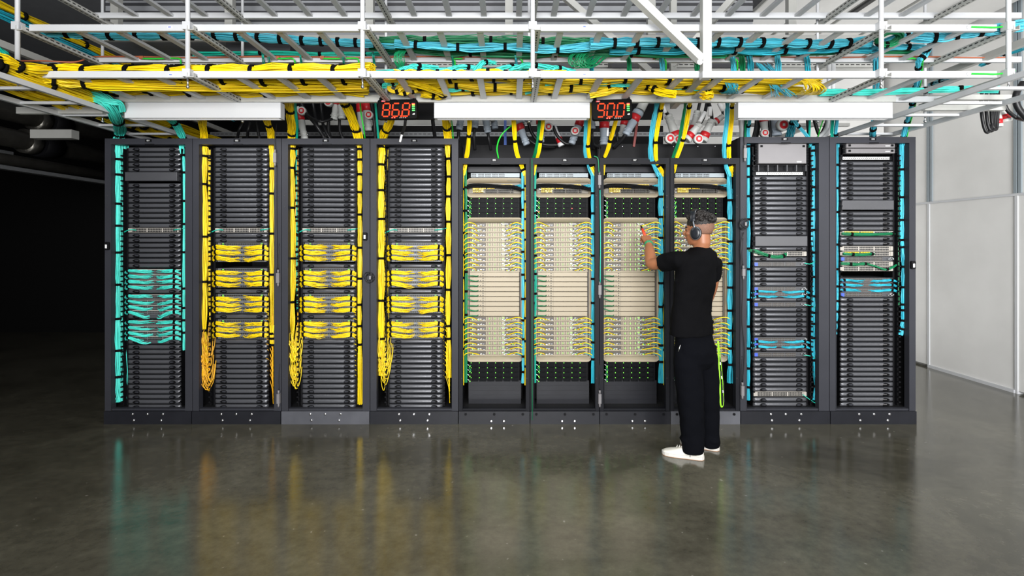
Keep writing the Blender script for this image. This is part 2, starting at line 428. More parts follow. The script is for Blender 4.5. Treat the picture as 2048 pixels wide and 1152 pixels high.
def switch(ri, py, label, tagm='blue_tag'):
    o = thing('network_switch', label, 'network switch', (rack_centre(ri), DS - .008, PZ(py, DS)), 'network switches')
    MB().box(-.232, .232, 0, .3, -.02, .02).build('chassis', 'blank_grey', o)
    port_mb(-.18, .14, 26, 9, (-.009, .009), .016).build('port_row', 'mesh_dark', o)
    MB().box(-.228, -.2, -.004, 0, -.017, .012).build('label_tag', tagm, o)
    m = MB()
    for k in range(6): m.cbox((.19 + .006 * k, -.012, R.uniform(-.006, .008)), .018, .02, .01)
    m.build('connector', 'silver', o)
    m = MB()
    for k in range(34): m.box(-.18 + k * .0094, -.175 + k * .0094, -.003, 0, -.019, -.0175); m.box(-.18 + k * .0094, -.175 + k * .0094, -.003, 0, -.001, .001)
    m.build('port_divider', 'port_pale', o)
    return o
def cord(name, label, group, pts, r, material, samples=16, cat='cable', n=6):
    o = MB().tube(smoothpath(pts, samples), r, n).build(name, material); return tag(o, label, cat, group)

def server_block(ri, y0, n, what, pitch=10.06, bright=False):
    for k in range(n): server(ri, y0 + pitch * k, f'dark round-fronted server, {ORD[k]} {what} in {RN[ri]}', bright)

# fibre chassis with three bundles on each half
def make_chassis_meshes():
    out = {}
    h = .086
    m = MB().box(-.22, .22, 0, .4, -h, h); out['chassis'] = m.build('x', 'chassis_grey').data
    m = MB()
    for k in range(24): m.box(-.19 + k * .0162, -.19 + k * .0162 + .012, -.004, 0, -.007, .007)
    out['ports'] = m.build('x', 'port_dark').data
    m = MB(); m.cbox((0, -.003, 0), .012, .008, .004); out['led'] = m.build('x', 'led_green').data
    m = MB()
    for k in range(30): m.box(-.15 + k * .0104, -.15 + k * .0104 + .005, -.012, 0, -.003, .003)
    out['conn'] = m.build('x', 'silver').data
    m = MB().box(-.247, -.225, -.004, .1, -h, h).box(.225, .247, -.004, .1, -h, h); out['ears'] = m.build('x', 'rack_paint').data
    for o in list(COL.objects):
        if o.name.split('.')[0] == 'x': bpy.data.objects.remove(o)
    return out
CM = make_chassis_meshes()
NTH4 = ['topmost', 'second', 'third', 'lowest']
def row_bundles(ri, py, sag, who, material, seed, half=.25, th=.0175, rise=0, n=26, right_end=.205, group='row cable bundles', color='yellow'):
    c = rack_centre(ri); z = PZ(py, 4.75); y = 4.752
    for s, side in ((-1, 'left'), (1, 'right')):
        e = -half if s < 0 else half
        e2 = -.215 if s < 0 else right_end
        rd = random.Random(seed + s); sg = sag + rd.uniform(-.006, .006)
        pth = [(c + e, y + .02, z - .014), (c + e2, y, z + .004), (c + e2 * .6, y - .004, z - sg * .5), (c + e2 * .3, y + .002, z - sg), (c + s * -.006, y + .025, z - sg * .55)]
        bundle('fibre_bundle', f'{color} fibre bundle, {side} half of {who}', group, pth, n, .0024, .010, th, material, seed * 3 + s, straps=(.24,), samples=18, wander=.5, fan=(.35, .35), stray=3, strapw=.017, peel=.04)
def chassis(ri, rows, which):
    py = rows[1] - 1.2
    o = thing('fibre_patch_chassis', f'grey four-unit fibre patch chassis, {NTH4[which]} of four in {RN[ri]}', 'patch panel', (rack_centre(ri), DS + .005, PZ(py, DS)), 'fibre patch chassis')
    put('chassis', CM['chassis'], o); put('ear', CM['ears'], o)
    for z in (.072, .035, -.002, -.04, -.075): put('port_row', CM['ports'], o, (0, 0, z))
    for z in (.052, .016, -.022, -.058): put('connector_row', CM['conn'], o, (0, 0, z))
    for x in (-.17, .175):
        for z in (.075, .062): put('status_light', CM['led'], o, (x, 0, z))
    for k, y in enumerate(rows):
        row_bundles(ri, y, .004 + .004 * k, f'{["top", "middle", "bottom"][k]} row, {NTH4[which]} chassis, {RN[ri]}', 'yellow', ri * 100 + which * 10 + k)

# rack 1
server_block(0, 299, 5, 'from the top')
blank(0, 344, 361.5, 249.5, 353.5, 'flat grey cover panel near the top of leftmost rack')
server_block(0, 370.7, 9, 'below the grey cover panel')
patch_panel(0, 460.5, 'pale patch panel with green cords in leftmost rack')
server_block(0, 470.4, 7, 'below the pale patch panel')
for g, (y0, where) in enumerate(((542.6, 'upper'), (593, 'middle'), (645, 'lower'))):
    for k in range(4):
        y = y0 + 10.5 * k
        o = thing('patch_bay', f'pale slim patch panel, {ORD[k]} of the {where} aqua group in leftmost rack', 'patch panel', (rack_centre(0), DS, PZ(y, DS)), 'aqua patch panels')
        MB().box(-.236, .236, 0, .12, -.02, .02).build('panel', 'chassis_grey', o); MB().box(-.2, .236, -.006, 0, .013, .019).build('lip', 'port_pale', o)
        port_mb(-.2, .2, 27, 9, (-.0085, .006), .014).build('port_row', 'port_dark', o)
        row_bundles(0, y, .004 + (.012 * k if g else .003 * k), f'row {ORD[k]} in {where} aqua group, leftmost rack', 'aqua', 40 + g * 10 + k, th=.0135, n=24, right_end=.19, color='aqua')
server(0, 582, 'dark round-fronted server between upper and middle aqua groups in leftmost rack')
server(0, 632.5, 'dark round-fronted server between middle and lower aqua groups in leftmost rack')
server_block(0, 683, 14, 'below the lowest aqua row', 9.95)
# racks 2-4
for ri in (1, 2, 3):
    server_block(ri, 299, 16, 'from the top')
    patch_panel(ri, 460.5, f'pale patch panel with green cords in {RN[ri]}')
    server_block(ri, 470.8, 2, 'below the pale patch panel')
    for w, rows in enumerate(((494.5, 505.5, 516.5), (546, 557, 568), (597.5, 608.5, 620), (648, 659.5, 670.5))): chassis(ri, rows, w)
    if ri > 1: server(ri, 531.5, f'dark round-fronted server between topmost and second fibre chassis in {RN[ri]}')
    server(ri, 582, f'dark round-fronted server between second and third fibre chassis in {RN[ri]}')
    server(ri, 632.2, f'dark round-fronted server between third and lowest fibre chassis in {RN[ri]}')
    server_block(ri, 682, 14, 'below the lowest fibre chassis', 9.97)
# little teal cords of the pale patch panels
for ri in range(4):
    c, z = rack_centre(ri), PZ(461, DS)
    for s, sd in ((-1, 'left'), (1, 'right')):
        cord('patch_cable', f'short teal cord at {sd} end of the pale patch panel, {RN[ri]}', 'short teal cords', [(c + s * .275, DS - .02, z + (.02 if s > 0 else -.025)), (c + s * .24, DS - .035, z + (.012 if s > 0 else -.008)), (c + s * .2, DS - .03, z + .006), (c + s * .165, DS - .005, z + .003)], .0045, 'teal')

# rack 9
def patch_box(ri, py0, py1, x0, x1, label):
    o = blank(ri, py0, py1, x0, x1, label, 'warm_grey', 4.745, 'patch_enclosure', 'grey patch enclosures')
    w = (PX(x1, 4.745) - PX(x0, 4.745)) / 2; h = PZ(py0, 4.745) - PZ(py1, 4.745)
    for s in (-1, 1):
        m = MB().cbox((s * (w - .026), -.003, h - min(.024, h * .5)), .018, .008, .018); m.build('clip', 'black_plastic', o)
    m = MB().box(w - .085, w - .045, -.001, 0, min(.012, h * .5), min(.012, h * .5) + .008); m.build('marking', 'lettering_white', o)
    m = MB()
    for s in (-1, 1):
        for k in range(max(2, int(h / .014))): m.cbox((s * (w + .014), .03, .01 + k * .0138), .02, .04, .008)
    m.build('side_coupler', 'module_black', o)
    return o
patch_box(8, 287, 327, 1517, 1613, 'large grey patch enclosure at the top of second rack from right')
o = thing('cable_shelf', 'black cable management shelf under the large grey patch enclosure', 'shelf', (rack_centre(8), 4.77, PZ(343, 4.77)), 'cable shelves')
MB().box(-.24, .24, 0, .2, 0, .008).box(-.24, .24, -.02, 0, .05, .056).box(-.24, .24, .02, .03, 0, .055).build('shelf', 'black_plastic', o)
for k in range(6): MB().box(-.21 + k * .084, -.203 + k * .084, -.022, .02, 0, .055).build('finger', 'blank_grey', o)
def keystone(ri, py, label):
    o = thing('keystone_bay', label, 'patch panel', (rack_centre(ri) - .01, 4.775, PZ(py, 4.775)), 'keystone panels')
    MB().box(-.235, .235, .008, .1, -.018, .018).build('panel', 'black_plastic', o)
    m = MB()
    for k in range(24): x = -.205 + k * .0172 + (k // 6) * .002; m.box(x, x + .0135, 0, .008, -.012, .012)
    m.build('jack_row', 'lettering_white', o)
    m = MB()
    for k in range(24): x = -.205 + k * .0172 + (k // 6) * .002; m.box(x + .004, x + .0105, -.002, 0, -.007, .003)
    m.build('jack_hole', 'mesh_dark', o)
keystone(8, 347, 'white keystone jack row above the servers in second rack from right')
server_block(8, 356.6, 12, 'below the keystone jacks', 10.0)
blank(8, 472, 492.5, 1510.5, 1615, 'flat dark cover panel in second rack from right')
server(8, 497, 'dark round-fronted server just below the cover panel in second rack from right')
patch_panel(8, 507.5, 'patch panel under a sagging green bundle in second rack from right')
server(8, 518, 'dark round-fronted server between green patch panel and switch, second rack from right')
switch(8, 528, 'network switch with blue tag, topmost in second rack from right')
server_block(8, 538, 4, 'below the topmost switch', 9.95)
switch(8, 577.5, 'network switch under cyan cables, upper of first pair, second rack from right')
switch(8, 588, 'network switch under cyan cables, lower of first pair, second rack from right')
server(8, 598.5, 'dark round-fronted server between two blue-tagged switches, second rack from right')
switch(8, 608.3, 'uncabled blue-tagged switch below the first cyan pair, second rack from right')
server_block(8, 618.5, 6, 'below the first uncabled switch', 9.95)
switch(8, 678.5, 'network switch under cyan cables, upper of second pair, second rack from right')
switch(8, 688.5, 'network switch under cyan cables, lower of second pair, second rack from right')
server(8, 698.5, 'dark round-fronted server right below second cyan switch pair, second rack from right')
switch(8, 708.3, 'uncabled blue-tagged switch below the second cyan pair, second rack from right')
server_block(8, 718.3, 7, 'below the second uncabled switch', 9.93)
patch_panel(8, 787.5, 'pale patch panel with green cord near bottom of second rack from right')
server_block(8, 798, 2, 'below the lowest patch panel', 9.9)
for py, nm in ((583.5, 'first pair, upper row'), (593.5, 'first pair, lower row'), (684, 'second pair, upper row'), (694, 'second pair, lower row')):
    row_bundles(8, py, .006, f'the {nm}, second rack from right', 'cyan', int(py), th=.008, n=20, half=.26, right_end=.2, color='cyan')
c = rack_centre(8)
bundle('cord_bundle', 'green cord bundle sagging over a patch panel, second rack from right', 'green cord bundles', [(c - .29, 4.77, PZ(500, 4.77)), (c - .2, 4.745, PZ(505, 4.745)), (c - .1, 4.74, PZ(513, 4.74)), (c, 4.745, PZ(513, 4.745)), (c + .05, 4.775, PZ(508, 4.77))], 18, .003, .012, .013, 'green', 91, straps=(.45, .8))
cord('patch_cable', 'thin green cord looping from the lowest patch panel, second rack from right', 'green cords', [(c + .2, 4.78, PZ(789, 4.78)), (c + .26, 4.76, PZ(800, 4.76)), (c + .31, 4.76, PZ(806, 4.76)), (c + .34, 4.77, PZ(795, 4.77)), (c + .345, 4.78, PZ(775, 4.78))], .0035, 'teal')
for py, nm in ((526, 'topmost switch'), (609, 'first uncabled switch'), (710, 'second uncabled switch')):
    cord('patch_cable', f'thin green cord leaving the {nm}, second rack from right', 'green cords', [(c + .2, 4.765, PZ(py, 4.77)), (c + .25, 4.75, PZ(py + 2, 4.75)), (c + .3, 4.76, PZ(py + (6 if py > 600 else -3), 4.76))], .0035, 'teal')

# rack 10
patch_box(9, 286.5, 295.5, 1693, 1790, 'upper slim grey patch enclosure at the top of rightmost rack')
patch_box(9, 297, 306.5, 1693, 1790, 'lower slim grey patch enclosure at the top of rightmost rack')
keystone(9, 316.5, 'white keystone jack row above the servers in rightmost rack')
server_block(9, 327, 8, 'below the keystone jacks', 9.9, True)
blank(9, 400.5, 419.5, 1684, 1788, 'flat dark cover panel in rightmost rack')
server_block(9, 427, 4, 'below the cover panel', 9.9, True)
patch_panel(9, 467, 'yellow-plugged patch panel above two servers in rightmost rack', yellow_to=.06)
server_block(9, 477, 2, 'below the topmost yellow-plugged panel', 9.9, True)
patch_panel(9, 497, 'uncabled pale patch panel in rightmost rack')
patch_panel(9, 507.5, 'yellow-plugged patch panel under thick green bundle in rightmost rack', yellow_to=.03)
switch(9, 517.5, 'blue-tagged switch between two green-cabled panels in rightmost rack')
patch_panel(9, 527.5, 'yellow-plugged patch panel right below the switch in rightmost rack', yellow_to=-.0)
patch_panel(9, 537.5, 'pale patch panel above the open gap in rightmost rack')
for k, py in enumerate((560, 569.5, 579.5)): switch(9, py, f'network switch under cyan cables, {ORD[k]} of three in rightmost rack')
switch(9, 588.8, 'uncabled switch below the cyan rows in rightmost rack')
server_block(9, 598.5, 22, 'below the cyan-cabled switches', 9.96, True)
for k, py in enumerate((561, 570.5, 580.5)): row_bundles(9, py, .004, f'the {ORD[k]} cyan row, rightmost rack', 'cyan', int(py), th=.010, n=20, half=.27, right_end=.2, color='cyan')
c = rack_centre(9)
for k, (py, x1, x2) in enumerate(((468, -.21, .24), (508.5, -.2, .06), (528, -.22, .0))):
    nm = ['over the topmost yellow-plugged panel', 'over the panel above the switch', 'over the panel below the switch'][k]
    z = PZ(py, 4.76)
    bundle('cord_bundle', f'green cord bundle {nm} in rightmost rack', 'green cord bundles', [(c + x1 - .02, 4.765, z + .004), (c + x1 + .06, 4.752, z), (c + (x1 + x2) / 2, 4.75, z - .004), (c + x2 - .04, 4.755, z + .002), (c + x2, 4.775, z)], 16, .003, .010, .012, 'green', 70 + k, straps=(.25, .8))
bundle('cord_bundle', 'green cord bundle drooping right past the open gap, rightmost rack', 'green cord bundles', [(c + .0, 4.765, PZ(528, 4.76)), (c + .08, 4.755, PZ(534, 4.76)), (c + .15, 4.75, PZ(539, 4.76)), (c + .21, 4.755, PZ(535, 4.76)), (c + .27, 4.77, PZ(528, 4.76))], 10, .003, .008, .008, 'green', 77, straps=(.55,))

# ---- racks 5-8: champagne chassis
def rr_ring(w, z0, z1, rad, y, n=6):
    out = []
    for cx, cz, a0 in ((w - rad, z1 - rad, 0), (-w + rad, z1 - rad, 90), (-w + rad, z0 + rad, 180), (w - rad, z0 + rad, 270)):
        for k in range(n + 1):
            a = math.radians(a0 + 90 * k / n); out.append(Vector((cx + rad * math.cos(a), y, cz + rad * math.sin(a))))
    return out
def bezel_mb(w, z0, z1, lip, side):
    """rounded scoop frame: outer rim in front sloping in to the opening"""
    m = MB(); h = z1 - z0
    def ring(q, y, tall): 
        qs = q * side / lip
        return rr_ring(w - qs, z0 + q, z1 - q, max(.004, .042 - q * .9), y)
    rings = [ring(0, .06, 0), ring(0, .004, 0), ring(.003, 0, 0), ring(.007, 0, 0), ring(lip * .35, .006, 0), ring(lip * .7, .022, 0), ring(lip * .92, .042, 0), ring(lip, .055, 0)]
    m.rings(rings, False, True)
    return m
TW = .226
def tray_meshes():
    o = {}
    h = .0435
    m = MB().box(-TW, TW, 0, .5, -h / 2, -h / 2 + .009).box(-TW, TW, .012, .5, -h / 2 + .009, h / 2 - .002); o['body'] = m.build('x', 'champagne').data
    zb, zt = -h / 2 + .010, h / 2 - .003
    m = MB().box(-TW + .004, -.085, .006, .012, zb, zt); o['left'] = m.build('x', 'mesh_dark').data
    m = MB().box(.09, TW - .02, .004, .012, zb, zt); o['right'] = m.build('x', 'mesh_dark').data
    m = MB()
    for k in range(22): m.box(-TW + .01 + k * .0062, -TW + .0125 + k * .0062, .003, .006, zb + .012, zt)
    o['grid'] = m.build('x', 'champagne_dark').data
    m = MB().box(-.083, .06, .009, .0118, zb, zt); o['vback'] = m.build('x', 'champagne_dark').data
    m = MB()
    for k in range(9): m.box(-.08 + k * .0155, -.08 + k * .0155 + .0095, .001, .009, zb + .001, zt)
    o['vent'] = m.build('x', 'champagne').data
    m = MB()
    for x in (-.2, -.15, .12, .165): m.cbox((x, .0, zb + .004), .008, .01, .005)
    for x in (.075, .082): m.cbox((x, .006, zb + .02), .005, .008, .005)
    for k in range(3): m.cbox((-.0465 + .0465 * k, .0, zb + .014), .004, .003, .012)
    o['led'] = m.build('x', 'led_green').data
    for v in range(3):
        m = MB(); rd = random.Random(v)
        for k in range(5): m.cbox((-.2 + k * .025 + rd.uniform(-.004, .004), -.006, zb + rd.uniform(.005, .014)), .016, .03, .007, Matrix.Rotation(rd.uniform(-.5, .3), 3, 'Y'))
        for k in range(7): m.cbox((.07 + k * .02 + rd.uniform(-.004, .004), -.006, zb + rd.uniform(.004, .024)), .018, .03, .006, Matrix.Rotation(rd.uniform(-.6, .6), 3, 'Y'))
        o['trx%d' % v] = m.build('x', 'silver').data
    m = MB()
    for x in (-.17, -.125, .11, .14, .18): m.cbox((x, -.002, zb + .006), .008, .014, .009)
    o['trxy'] = m.build('x', 'transceiver_yellow').data
    # smooth tray
    m = MB(); hh = h / 2 - .0012
    prof = [(.0, -hh + .001), (-.002, -hh + .003), (-.002, hh - .003), (0, hh), (.5, hh), (.5, -hh)]
    m.rings([[Vector((x, y, z)) for y, z in prof] for x in (-TW, TW - .004)], True, False); o['smooth'] = m.build('x', 'champagne').data
    m = MB().box(-.0875, -.086, -.003, 0, -hh, hh).box(-.001, .007, -.004, 0, -hh, -hh + .004); o['seam'] = m.build('x', 'champagne_dark').data
    m = MB()
    for x, z in ((-.107, .01), (-.107, -.01), (-.15, -.01), (-.13, -.01)): m.cbox((x, -.004, z), .011 if x > -.12 else .008, .006, .006)
    o['sock'] = m.build('x', 'port_dark').data
    for q in list(COL.objects):
        if q.name.split('.')[0] == 'x': bpy.data.objects.remove(q)
    return o
TM = tray_meshes()
def psu_meshes():
    o = {}; w = .225; h = .0432
    m = MB().box(-w, w, .012, .5, -h / 2, h / 2); o['body'] = m.build('x', 'black_plastic').data
    m = MB().box(-.031, .031, 0, .012, -h / 2 + .002, h / 2 - .002)
    m.rings([[Vector((.006 + math.cos(2 * math.pi * k / 14) * r_, y, math.sin(2 * math.pi * k / 14) * r_)) for k in range(14)] for r_, y in ((.018, 0), (.018, -.004), (.0145, -.004), (.0145, -.0005))], False, False)
    m.box(-.028, -.022, -.006, 0, -h / 2 + .004, h / 2 - .006)
    o['module'] = m.build('x', 'module_black').data
    m = MB(); m.cbox((-.03, -.006, h / 2 - .005), .005, .006, .005); o['led'] = m.build('x', 'led_green').data; m = MB(); m.cbox((-.03, -.006, h / 2 - .005), .007, .006, .007); o['ledr'] = m.build('x', 'led_red').data
    for q in list(COL.objects):
        if q.name.split('.')[0] == 'x': bpy.data.objects.remove(q)
    return o
PM = psu_meshes()
for ri in (4, 5, 6, 7):
    c = rack_centre(ri); who = RN[ri]
    # grey switch at the top
    z = PZ(350.5, 4.84); o = thing('network_switch', f'ice-grey network switch at the top of {who}', 'network switch', (c, 4.84, z), 'ice-grey switches')
    MB().box(-.215, .225, 0, .3, -.018, .018).build('chassis', 'ice_grey', o)
    port_mb(-.21, -.165, 3, 0, (-.008, .008), .016).build('port_row', 'port_dark', o); port_mb(-.15, .09, 20, 5, (-.008, .008), .015).build('port_row', 'port_dark', o)
    # switch tray in bezel
    z0, z1 = PZ(395, DB), PZ(356, DB); w = .257
    o = thing('bezel_switch_shelf', f'champagne rounded shelf with orange-plugged switches near top of {who}', 'switch shelf', (c, DB, 0), 'champagne switch shelves')
    bezel_mb(w, z0, z1, .042, .024).build('bezel', 'champagne', o)
    zm = (z0 + z1) / 2
    MB().box(-.235, .235, .05, .4, zm - .05, zm + .05).build('tray', 'champagne_dark', o)
    port_mb(-.2, .16, 26, 9, (zm + .024,), .018, .035).build('plug_row', 'transceiver_yellow', o)
    port_mb(-.2, .0, 14, 9, (zm - .006,), .012, .035).build('plug_row', 'transceiver_yellow', o)
    port_mb(-.085, .17, 20, 9, (zm - .020, zm - .036), .013, .046).build('port_row', 'port_dark', o)
    port_mb(-.2, -.1, 7, 0, (zm - .020, zm - .036), .013, .03).build('plug_row', 'transceiver_yellow', o)
    m = MB(); rd = random.Random(ri)
    for k in range(14): m.cbox((rd.uniform(-.21, -.09), .03, zm + rd.uniform(-.04, .02)), .02, .016, .006, Matrix.Rotation(rd.uniform(-.5, .5), 3, 'Y'))
    m.build('connector', 'silver', o)
    MB().box(.11, .155, -.0005 + .006, .01, z1 - .022, z1 - .018).build('marking', 'champagne_dark', o)
    bundle('black_cord_bundle', f'black cord bundle slung across the switch shelf of {who}', 'black cord bundles', [(c - .27, DB - .0, zm + .0), (c - .2, DB - .005, zm + .018), (c, DB - .012, zm + .013), (c + .12, DB - .015, zm + .006), (c + .2, DB - .02, zm - .004), (c + .275, DB - .02, zm - .03)], 26, .0032, .010, .016, 'cord_black', 300 + ri, straps=(.72,))
    bundle('cyan_cord_bundle', f'cyan cords leaving the switch shelf of {who}', 'cyan cord wisps', [(c + .17, DB + .02, zm + .01), (c + .21, DB - .02, zm - .004 + .02), (c + .25, DB - .03, zm + .01), (c + .275, DB - .04, zm - .05), (c + .28, DB - .04, zm - .12)], 8, .0025, .010, .012, 'cyan', 320 + ri, straps=())
    # fan matrices
    for blk, (y0, nr, nm) in enumerate(((401, 4, 'upper'), (729, 4, 'lower'))):
        for k in range(nr):
            z = PZ(y0 + 9.9 * k, DB + .03)
            o = thing('power_shelf', f'black power supply shelf, {ORD[k]} of the {nm} four in {who}', 'power shelf', (c, DB + .03, z), 'black power shelves')
            put('chassis', PM['body'], o)
            for q in range(7 if False else 6):
                mo = put('supply_module', PM['module'], o, (-.183 + q * .0735, 0, 0)); put('status_light', PM['ledr'] if (ri, blk, k, q) == (5, 0, 2, 4) else PM['led'], mo)
    # wires at the left of the fan matrices
    for blk, (y0, nm) in enumerate(((403, 'upper'), (730, 'lower'))):
        pts = [(c - .222 + (-.01 if k % 2 else .01), DB - .01, PZ(y0 + k * 5, DB)) for k in range(7)]
        if ri in (4, 5) and blk == 1: pts = pts[:4]
        o = MB().tube(smoothpath(pts, 24), .0035, 6).build('sensor_wire', 'green'); tag(o, f'green wire with lit plugs beside {nm} power shelves in {who}', 'cable', 'wires beside the power shelves')
        m = MB()
        for k in range(4): m.ell((c - .222, DB - .018, PZ(y0 + 2 + k * 9.9, DB)), .0045, .005, .006, 8, 6)
        m.build('status_light', 'led_green', o)
        m = MB()
        for k in range(4): m.cbox((c - .237, DB - .014, PZ(y0 - 1 + k * 9.9, DB)), .018, .005, .005, Matrix.Rotation(.5, 3, 'Y'))
        m.build('plug', 'silver', o)
    if ri == 5: MB().ell((c - .222, DB - .019, PZ(424, DB)), .006, .005, .007, 8, 6).build('warning_light', 'led_red', o)
    # blanking plates
    m0 = thing('blanking_plate', f'black blanking plates stacked at the bottom of {who}', 'panel', (c, DB + .04, 0), 'black blanking plates')
    for k in range(5): MB().box(-.238, .238, 0, .02, PZ(812 - k * 9.8, DB) , PZ(812 - k * 9.8, DB) + .0435).build('plate', 'kick_paint', m0)
    blank(ri, 333, 345, PX(0, 1) * 0 + (c / (DB + .06) * F + CX) - 55, (c / (DB + .06) * F + CX) + 55, f'black filler panel above the grey switch in {who}', 'kick_paint', DB + .06)
    # main bezel
    z0, z1 = PZ(724, DB), PZ(435, DB)
    o = thing('bezel_chassis', f'tall champagne rounded bezel around the trays of {who}', 'chassis', (c, DB, 0), 'champagne bezels')
    bezel_mb(.257, z0, z1, .046, .022).build('bezel', 'champagne', o)
    for s in (-1, 1):
        MB().box(s * .24 - .003, s * .24 + .003, .02, .5, z0 + .02, z1 - .02).build('side_rail', 'champagne', o)
        MB().box(s * .2325 - .0055, s * .2325 + .0055, .045, .06, z0 + .04, z1 - .04).build('side_slot', 'mesh_dark', o)
    MB().box(.13, .155, .008, .012, z1 - .028, z1 - .024).build('marking', 'champagne_dark', o)
    zt, pit = z1 - .046, (z1 - z0 - .092) / 27
    for k in range(27):
        z = zt - pit * (k + .5); dT = DB + .045
        smooth = 10 <= k < 19
        blk, kk = ('upper port', k) if k < 10 else (('smooth', k - 10) if smooth else ('lower port', k - 19))
        o = thing('accelerator_tray', f'champagne {blk} tray, {ORD[kk]} from top of its block in {who}', 'tray', (c, dT, z), f'champagne {blk} trays')
        if smooth:
            put('body', TM['smooth'], o); put('seam', TM['seam'], o); put('socket', TM['sock'], o)
            rd = random.Random(ri * 50 + k); up = .012 if k % 2 else -.01
            cord('management_cable', f'dark green cord into {ORD[kk]} smooth tray of {who}', 'dark green cords', [(c - .285, dT - .05, z + up * 1.6), (c - .245, dT - .075, z + up * .8), (c - .2, dT - .06, z - .008), (c - .165, dT - .03, z - .014), (c - .15, dT, z - .01)], .0045, 'green', 12)
        else:
            put('body', TM['body'], o); put('port_panel', TM['left'], o); put('port_panel', TM['right'], o); put('port_grid', TM['grid'], o); put('vent_panel', TM['vent'], o); put('vent_recess', TM['vback'], o)
            put('status_light', TM['led'], o); put('transceiver', TM['trx%d' % (k % 3)], o); put('transceiver', TM['trxy'], o)
            rd = random.Random(ri * 50 + k)
            dz = rd.uniform(-.02, .004)
            if k % 5 != 3 or ri < 6:
                cord('patch_cable', f'yellow patch cord arching left from {ORD[kk]} {blk} tray of {who}', 'yellow patch cords on the left', [(c - .287, dT - .055, z - .03 + dz), (c - .27, dT - .085, z + .008 + dz * .5), (c - .23, dT - .095, z + .027 + dz * .3), (c - .18, dT - .055, z + .010), (c - .15 + rd.uniform(-.02, .02), dT - .01, z - .010)], .0042, 'yellow', 12)
            cord('patch_cable', f'yellow patch cord arching right from {ORD[kk]} {blk} tray of {who}', 'yellow patch cords on the right', [(c + .09 + rd.uniform(0, .05), dT - .012, z - .010), (c + .15, dT - .05, z + .008), (c + .2, dT - .09, z + .027 + dz * .3), (c + .25, dT - .09, z + .016 + dz), (c + .278, dT - .06, z - .03 + dz)], .0042, 'yellow', 12)
            if k % 2 == 0 or ri == 6:
                cord('patch_cable', f'cyan patch cord slanting right from {ORD[kk]} {blk} tray of {who}', 'cyan patch cords', [(c + .15, dT - .012, z + .006), (c + .2, dT - .05, z + .008), (c + .245, dT - .07, z - .008), (c + .27, dT - .06, z - .05)], .0028, 'cyan', 10)

# ------------------------------------------------------------------ vertical cable bundles
VB = 4.775
def vert(label, pts, n, r, rx, ry, material, seed, straps, wander=.5, samples=40, group='vertical cable bundles', d=VB, stray=0, extra=None, fan=None, name='cable_bundle'):
    return bundle(name, label, group, [P(x, y, dd) for x, y, dd in [(p if len(p) == 3 else (p[0], p[1], d)) for p in pts]], n, r, ry, rx, material, seed, straps, samples, wander, fan, 'cable bundle', stray, .02, extra)
def stp(y0, y1, ys): return tuple((y - y0) / (y1 - y0) for y in ys)
# rack 1
vert('thick aqua cable bundle down the left side of leftmost rack', [(235, 283), (236, 330), (234, 420), (234, 520), (233, 600), (236, 700), (236, 770), (240, 803)], 60, .0035, .040, .03, 'aqua', 1, stp(283, 803, (344, 376, 422, 455, 494, 552, 608, 655, 707)), samples=60, stray=6)
vert('loose aqua cable strands between the thick bundle and fingers, leftmost rack', [(249, 286, 4.80), (247, 330, 4.8), (245, 380, 4.8), (247, 600, 4.8), (252, 690, 4.8), (253, 760, 4.8), (250, 802, 4.8)], 26, .003, .024, .02, 'aqua', 2, (), wander=.9, samples=50)
vert('slim aqua cable bundle down the right side of leftmost rack', [(363, 292), (367, 330), (368, 400), (368, 480), (368, 560), (369, 610), (368, 650), (370, 700)], 26, .0032, .015, .015, 'aqua', 3, stp(292, 700, (324, 365, 410, 444, 484, 542, 591, 628, 660)), samples=40)
